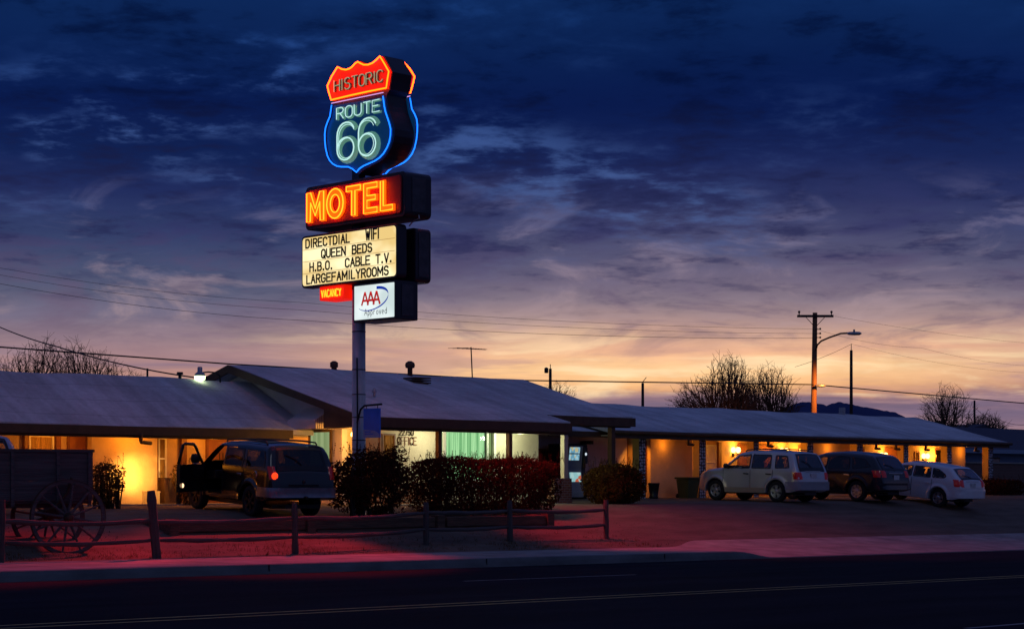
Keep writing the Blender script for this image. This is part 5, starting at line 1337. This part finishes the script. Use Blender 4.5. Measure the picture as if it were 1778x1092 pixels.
    # underside
    B(MB().box(-c.hl+.35,c.hl-.4,-c.W/2+.28,c.W/2-.28,.24,.34),'chassis','black')
    B(MB().tube([(-c.hl+.5,.45,.30),(-c.hl+.02,.47,.29)],.035,8),'exhaust','steel_dark')
    return body
def paintm(name,col,metal=.0,rough=.28,var=.06,coat=.8): return mat(name,col,rough,metal,var,scale=1.6,coat=coat)
M['silver']=paintm('silver_car_paint',(.62,.62,.62),.55,.36); M['blackpaint']=paintm('black_car_paint',(.006,.006,.009),.0,.22); M['whitepaint']=paintm('white_car_paint',(.74,.74,.78),.0,.35); M['navy']=paintm('dark_crossover_paint',(.010,.010,.016),.1,.25); M['blue']=paintm('pale_blue_car_paint',(.30,.40,.55),.3,.35)
M['tan']=paintm('tan_bumper_paint',(.42,.36,.28),.3,.45); M['dull_chrome']=mat('dull_chrome',(.28,.27,.30),.35,metal=.8,var=.2); M['grey_plastic']=mat('grey_bumper',(.30,.30,.33),.5,var=.08)

ESC=Car(L=4.44,W=1.80,axles=(-1.29,1.33),wr=.355,arch=.43,archk=.96,belt=1.10,tumble=.26,rs=.10,crown=.03,nose=.75,nose_in=.22,tail=.30,tail_in=.09,flare=.035,
 roof=[(-2.22,.50),(-2.205,.80),(-2.16,.99),(-2.12,1.06),(-1.90,1.56),(-1.80,1.665),(-1.55,1.70),(-.8,1.735),(0,1.715),(.30,1.66),(.45,1.60),(1.02,1.17),(1.12,1.13),(1.5,1.09),(1.9,1.01),(2.08,.93),(2.16,.80),(2.21,.62),(2.22,.5)],
 under=[(-2.22,.42),(-1.9,.34),(-1,.30),(1.2,.30),(1.9,.32),(2.22,.40)],
 side_glass=[[(.92,1.12),(.36,1.56),(-.16,1.605),(-.16,1.12)],[(-.22,1.12),(-.22,1.605),(-1.02,1.60),(-1.06,1.12)],[(-1.22,1.13),(-1.18,1.59),(-1.68,1.57),(-1.84,1.15)]],
 wind=(.50,1.02),back=(-2.10,-1.88),doors=[(-.19,.98),(-1.14,-.19)],mirror=.78,handle='plastic_dark',mirror_mat='black',tl=(.78,1.02),tl_side=.17,tl_in=.74,hl_z=(.74,.90),
 bump=(.42,.70),bump_side=.50,bump_off=.035,bump_mat='grey_plastic',plate_z=.90,strip_mat='silver',rail=(-1.5,.15),seats=(.05,-.8),rim_mat='alloy')
SUV=Car(L=4.98,W=1.92,axles=(-1.42,1.45),wr=.39,arch=.47,archk=.97,belt=1.20,tumble=.24,rs=.13,crown=.03,nose=.8,nose_in=.20,tail=.35,tail_in=.10,flare=.04,
 roof=[(-2.49,.60),(-2.47,.90),(-2.42,1.13),(-2.37,1.19),(-2.18,1.68),(-2.08,1.79),(-1.85,1.825),(-.9,1.85),(.1,1.82),(.42,1.76),(.55,1.70),(1.12,1.27),(1.24,1.22),(1.7,1.19),(2.2,1.11),(2.36,1.0),(2.44,.85),(2.48,.65),(2.49,.58)],
 under=[(-2.49,.52),(-2.1,.44),(-1,.40),(1.3,.40),(2.1,.42),(2.49,.50)],
 side_glass=[[(1.0,1.22),(.50,1.64),(.0,1.69),(.0,1.22)],[(-.08,1.22),(-.08,1.69),(-.98,1.69),(-1.03,1.22)],[(-1.16,1.23),(-1.12,1.685),(-2.0,1.66),(-2.16,1.25)]],
 wind=(.58,1.14),back=(-2.35,-2.16),doors=[(-.04,1.10),(-1.12,-.04)],mirror=.86,handle='chrome',mirror_mat='black',tl=(.98,1.30),tl_side=.06,tl_in=.84,hl_z=(.86,1.06),
 bump=(.54,.78),bump_side=.55,bump_off=.06,bump_mat='dull_chrome',plate_z=.70,strip_mat='blackpaint',rail=(-1.8,.15),seats=(.05,-.85),rim_mat='steel_dark',
 door_open=[(1.06,.50),(1.06,1.20),(.52,1.72),(.0,1.74),(.0,.50)])
XOV=Car(L=4.84,W=1.94,axles=(-1.38,1.42),wr=.365,arch=.43,archk=.96,belt=1.10,tumble=.33,rs=.15,crown=.035,nose=.9,nose_in=.26,tail=.5,tail_in=.16,flare=.025,
 roof=[(-2.42,.52),(-2.405,.80),(-2.36,1.00),(-2.30,1.10),(-1.98,1.52),(-1.82,1.63),(-1.5,1.69),(-.6,1.74),(.15,1.70),(.5,1.60),(1.2,1.16),(1.32,1.11),(1.8,1.03),(2.2,.88),(2.34,.74),(2.41,.58),(2.42,.5)],
 under=[(-2.42,.42),(-2,.34),(-1,.29),(1.3,.29),(2,.31),(2.42,.40)],
 side_glass=[[(1.02,1.12),(.46,1.50),(-.08,1.57),(-.08,1.12)],[(-.14,1.12),(-.14,1.575),(-1.0,1.57),(-1.08,1.13)],[(-1.18,1.14),(-1.10,1.565),(-1.66,1.50),(-1.98,1.22)]],
 wind=(.54,1.20),back=(-2.28,-1.96),doors=[(-.11,1.08),(-1.14,-.11)],mirror=.88,handle='chrome',mirror_mat='navy',tl=(.86,1.10),tl_side=.28,tl_in=.68,hl_z=(.68,.84),
 bump=(.42,.66),bump_side=.5,bump_off=.03,bump_mat='navy',plate_z=.86,strip_mat='chrome',rail=(-1.5,.1),seats=(.05,-.8),rim_mat='alloy')
HAT=Car(L=4.41,W=1.76,axles=(-1.30,1.335),wr=.335,arch=.40,archk=.98,belt=1.00,tumble=.30,rs=.12,crown=.03,nose=.8,nose_in=.22,tail=.4,tail_in=.10,flare=.045,
 roof=[(-2.20,.50),(-2.185,.78),(-2.14,.97),(-2.08,1.05),(-1.72,1.36),(-1.55,1.455),(-1.2,1.49),(-.5,1.53),(.1,1.515),(.35,1.46),(.5,1.40),(1.08,1.06),(1.2,1.02),(1.7,.97),(2.02,.86),(2.14,.72),(2.2,.55),(2.205,.48)],
 under=[(-2.20,.40),(-1.9,.32),(-1,.27),(1.2,.27),(1.9,.29),(2.205,.38)],
 side_glass=[[(.96,1.02),(.36,1.365),(-.12,1.405),(-.12,1.02)],[(-.18,1.02),(-.18,1.405),(-.88,1.40),(-.94,1.02)],[(-1.0,1.03),(-.94,1.395),(-1.22,1.36),(-1.52,1.20),(-1.58,1.12),(-1.5,1.05)]],
 wind=(.55,1.08),back=(-2.06,-1.70),doors=[(-.15,1.0),(-1.0,-.15)],mirror=.80,handle='whitepaint',mirror_mat='whitepaint',tl=(.80,1.05),tl_side=.22,tl_in=.70,hl_z=(.70,.86),
 bump=(.40,.72),bump_side=.48,bump_off=.025,bump_mat='whitepaint',plate_z=.86,strip_mat='whitepaint',rail=(-1.5,.1),seats=(.05,-.8),rim_mat='alloy')
def park(label,u,v,rot,cat='car',tilt=0.0):
    """rear axle of the left side stands at u,v"""
    return u,v
def put(c,label,cat,u,v,rotz,**k):
    z=ground_z(u,v)+.0
    t=thing('parked_car' if cat=='car' else 'sport_utility_vehicle',label,cat,(u,v,z),rotz,group='cars parked at the motel')
    # follow the slope of the lot
    f=Vector((cos(rotz),sin(rotz))); zr=ground_z(u+f.x*c.axles[0],v+f.y*c.axles[0]); zf=ground_z(u+f.x*c.axles[1],v+f.y*c.axles[1])
    t.rotation_euler=(0,-math.atan2(zf-zr,c.axles[1]-c.axles[0]),rotz); t.location.z=lerp(zr,zf,-c.axles[0]/(c.axles[1]-c.axles[0]))
    return t
t=put(ESC,'silver boxy sport utility vehicle with roof rails, first in the row of cars','sport utility vehicle',53.3,41.1,radians(90))
build_car(ESC,t,'silver',rails=True,clad='tan',rear_glass=glassmat('blue_tinted_glass',(.16,.16,.18),.2))
t=put(XOV,'black rounded crossover parked between the silver and the white car','sport utility vehicle',57.62,40.9,radians(90))
build_car(XOV,t,'navy',glass='glass_car',rear_glass='glass_dark',spokes=8)
t=put(HAT,'white compact hatchback with big red tail lamps, last in the row of cars','car',60.8,39.6,radians(90))
build_car(HAT,t,'whitepaint',spokes=5)
hat=t
t=put(SUV,'black tall sport utility vehicle with its driver door open and one tail lamp lit','sport utility vehicle',30.55,40.0,radians(82))
build_car(SUV,t,'blackpaint',open_left=True,rear_glass='glass_dark',spokes=6,lit=True,rails=True)
suv=t
# the open driver door, hinged at its front edge
c=SUV; ang=radians(62); hx,hy=1.09,c.w(1.09,.9)
def dl(x,z,off=0.0):
    """a point of the shut door swung open about the hinge"""
    y=c.w(x,z)+off; dx,dy=x-hx,y-hy
    # the free edge swings from the rear outwards
    return (hx+dx*cos(-ang)-dy*sin(-ang), hy+dx*sin(-ang)+dy*cos(-ang), z)
dx0,dx1=-.02,1.08
def zlo(x): return interp(c.under,x)+.09
mb=MB()
mb.grid(lambda i,j: dl(lerp(dx0,dx1,i/12),lerp(zlo(0),c.belt,j/8),.0),13,9)
mb.grid(lambda i,j: dl(lerp(dx0,dx1,i/12),lerp(zlo(0),c.belt,j/8),-.10),13,9)
k=13*9
# edges between the two skins
edge=[i*9 for i in range(13)]+[12*9+j for j in range(1,9)]+[i*9+8 for i in range(11,-1,-1)]+[j for j in range(7,0,-1)]
for a,b in zip(edge,edge[1:]+edge[:1]): mb.f.append((a,b,k+b,k+a))
dr=mb.build('door','blackpaint',suv,world=False,label='open driver door',smooth_=False)
fr=[(dx1-.02,c.belt),(1.0,c.belt+.05),(.50,1.67),(.40,1.715),(.05,1.73),(-.02,1.69),(-.03,1.4),(dx0,c.belt)]
MB().tube([dl(x,z,-.04) for x,z in fr],.04,7).build('window_frame','black',dr,world=False,smooth_=True)
pn=[dl(x,z,-.04) for x,z in fr]; MB().add(pn,[tuple(range(len(pn)))]).build('side_window','glass_car',dr,world=False)
mb=MB().lathe([(.02,-.13),(.10,-.11),(.125,-.02),(.12,.09),(.05,.13)],(0,0,0),'Y',12); p=Vector(dl(.93,c.belt+.13,.14)); mb.v=[(p.x+q[0]*.7,p.y+q[1],p.z+q[2]) for q in mb.v]
mb.build('mirror','plastic_dark',dr,world=False,smooth_=True)
p=Vector(dl(.10,.66,-.11)); MB().lathe([(.05,-.015),(.06,0),(.04,.012)],tuple(p),'Y',10).build('courtesy_lamp',glow('courtesy_lamp',(2.2,1.3,.7)),dr,world=False)
p=Vector(dl(.14,1.04,.03)); MB().obox(p,(.1,0.02,0),(0,.015,0),(0,0,.022)).build('handle','chrome',dr,world=False)
# interior seen through the opening
MB().box(-.1,1.0,-.8,.78,.44,.52).build('floor','plastic_dark',suv,world=False)
MB().box(-.02,1.02,c.w(.5,.5)-.12,c.w(.5,.5)-.03,.43,.50).build('door_sill','steel_dark',suv,world=False)
MB().lathe([(.09,-.004),(.10,0),(.09,.01)],(-1.72,c.w(-1.72,1.06)+.004,1.06),'Y',18).build('fuel_cap','chrome',suv,world=False)
MB().tube([(-2.49,.0,.55),(-2.66,.0,.53)],.04,8).build('tow_bar','steel_dark',suv,world=False)
t=put(SUV,'pale blue high roofed vehicle half hidden at the left edge behind the wagon','sport utility vehicle',22.6,42.0,radians(90))
build_car(SUV,t,'blue')
# distant white car seen over the yard wall
far=copy_tree(hat); p=at(1757,840,138); far.location=(p.x,p.y,1.35); far.rotation_euler=(0,0,radians(10)); far['label']='distant white car whose roof shows over the brick yard wall'

# ================================================================ burning lights, and the ones added for effect
def lamp(name,kind,loc,energy,col,size=.1,**k):
    l=bpy.data.lights.new(name,kind); l.energy=energy; l.color=col
    if kind in('POINT','SPOT'): l.shadow_soft_size=size
    o=bpy.data.objects.new(name,l); COL.objects.link(o); o.location=loc
    for a,b in k.items():
        if a=='aim': o.rotation_euler=(Vector(b)-Vector(loc)).to_track_quat('-Z','Y').to_euler()
        else: setattr(l,a,b)
    return o
AMBER=(1.0,.31,.02)
for u,e in ((24.6,28),(28.0,30),(30.4,38),(32.9,36),(35.2,34)): lamp('porch_light','POINT',(u,44.95,2.86),e,AMBER,.08)
for (u,v,z) in LAMPS: lamp('wall_light','POINT',(u,v-.35,z+.1),40,(1.0,.36,.03),.10)
for u,e in ((55.8,26),(61.0,26),(65.6,22),(69.3,16),(72.9,22)): lamp('porch_light','POINT',(u,46.2,2.9),e,AMBER,.08)
for u in (53.3,60.1,63.4,66.6,73.2): lamp('porch_light','POINT',(u,45.3,3.0),7,AMBER,.06)  # small unseen lamps added to brighten pier faces and bays
lamp('porch_light','SPOT',(51.7,45.4,2.9),70,AMBER,.06,aim=(52.65,46.1,2.2),spot_size=radians(80),spot_blend=.6)  # added spot, aimed to light the side wall alone
lamp('office_porch_light','POINT',(42.69,42.3,3.05),66,(.86,1.0,.62),.08)
lamp('office_porch_light','POINT',(39.3,42.3,3.1),52,(.95,.95,.60),.1)
lamp('office_door_light','POINT',(36.0,42.45,2.86),62,(1.0,.44,.07),.08)
lamp('yard_light','POINT',(34.2,47.3,4.60),1.2,(.9,1.0,.7),.12)
# neon glow thrown by each face of the sign
lamp('neon_glow','SPOT',(32.25,38.5,8.9),5200,(1.0,.03,.045),.5,aim=(26.8,34.0,0),spot_size=radians(42),spot_blend=.6)
lamp('neon_glow','SPOT',(32.25,38.9,8.7),7500,(1.0,.03,.045),.5,aim=(19,33.9,0),spot_size=radians(30),spot_blend=.6)
lamp('neon_glow','SPOT',(33.95,38.5,8.9),4300,(1.0,.03,.045),.6,aim=(42.0,34.6,0),spot_size=radians(64),spot_blend=.8)
# headlights of the black vehicle on the wall
f=Vector((cos(radians(82)),sin(radians(82)),0)); s_=Vector((-f.y,f.x,0))
for sg,tu,tz,e,cone in ((1,30.42,1.86,820,26),(1,30.78,1.84,620,28),(-1,31.25,1.78,700,26)):
    p=Vector(suv.location)+f*2.56+s_*.66*sg+Vector((0,0,.95))
    lamp('headlight_beam','SPOT',p,e,(1.0,.52,.11),.05,aim=(tu,45.62,tz),spot_size=radians(cone),spot_blend=1.0)
lamp('headlight_spill','SPOT',Vector(suv.location)+f*2.56+s_*.66+Vector((0,0,.95)),420,(1.0,.45,.07),.05,aim=(30.9,45.62,1.75),spot_size=radians(46),spot_blend=1.0)
lamp('street_lamp_light','SPOT',LOWLAMP+Vector((-1.2,-3.0,1.0)),2600,(1.0,.36,.06),.3,aim=(80.1,58.4,5.2),spot_size=radians(75),spot_blend=.8)
sun=lamp('sun','SUN',(0,0,60),.04,(.75,.8,1.0)); sun.data.angle=radians(12); sun.rotation_euler=(radians(50),0,radians(-10))  # faint cool fill added; the sun itself has set
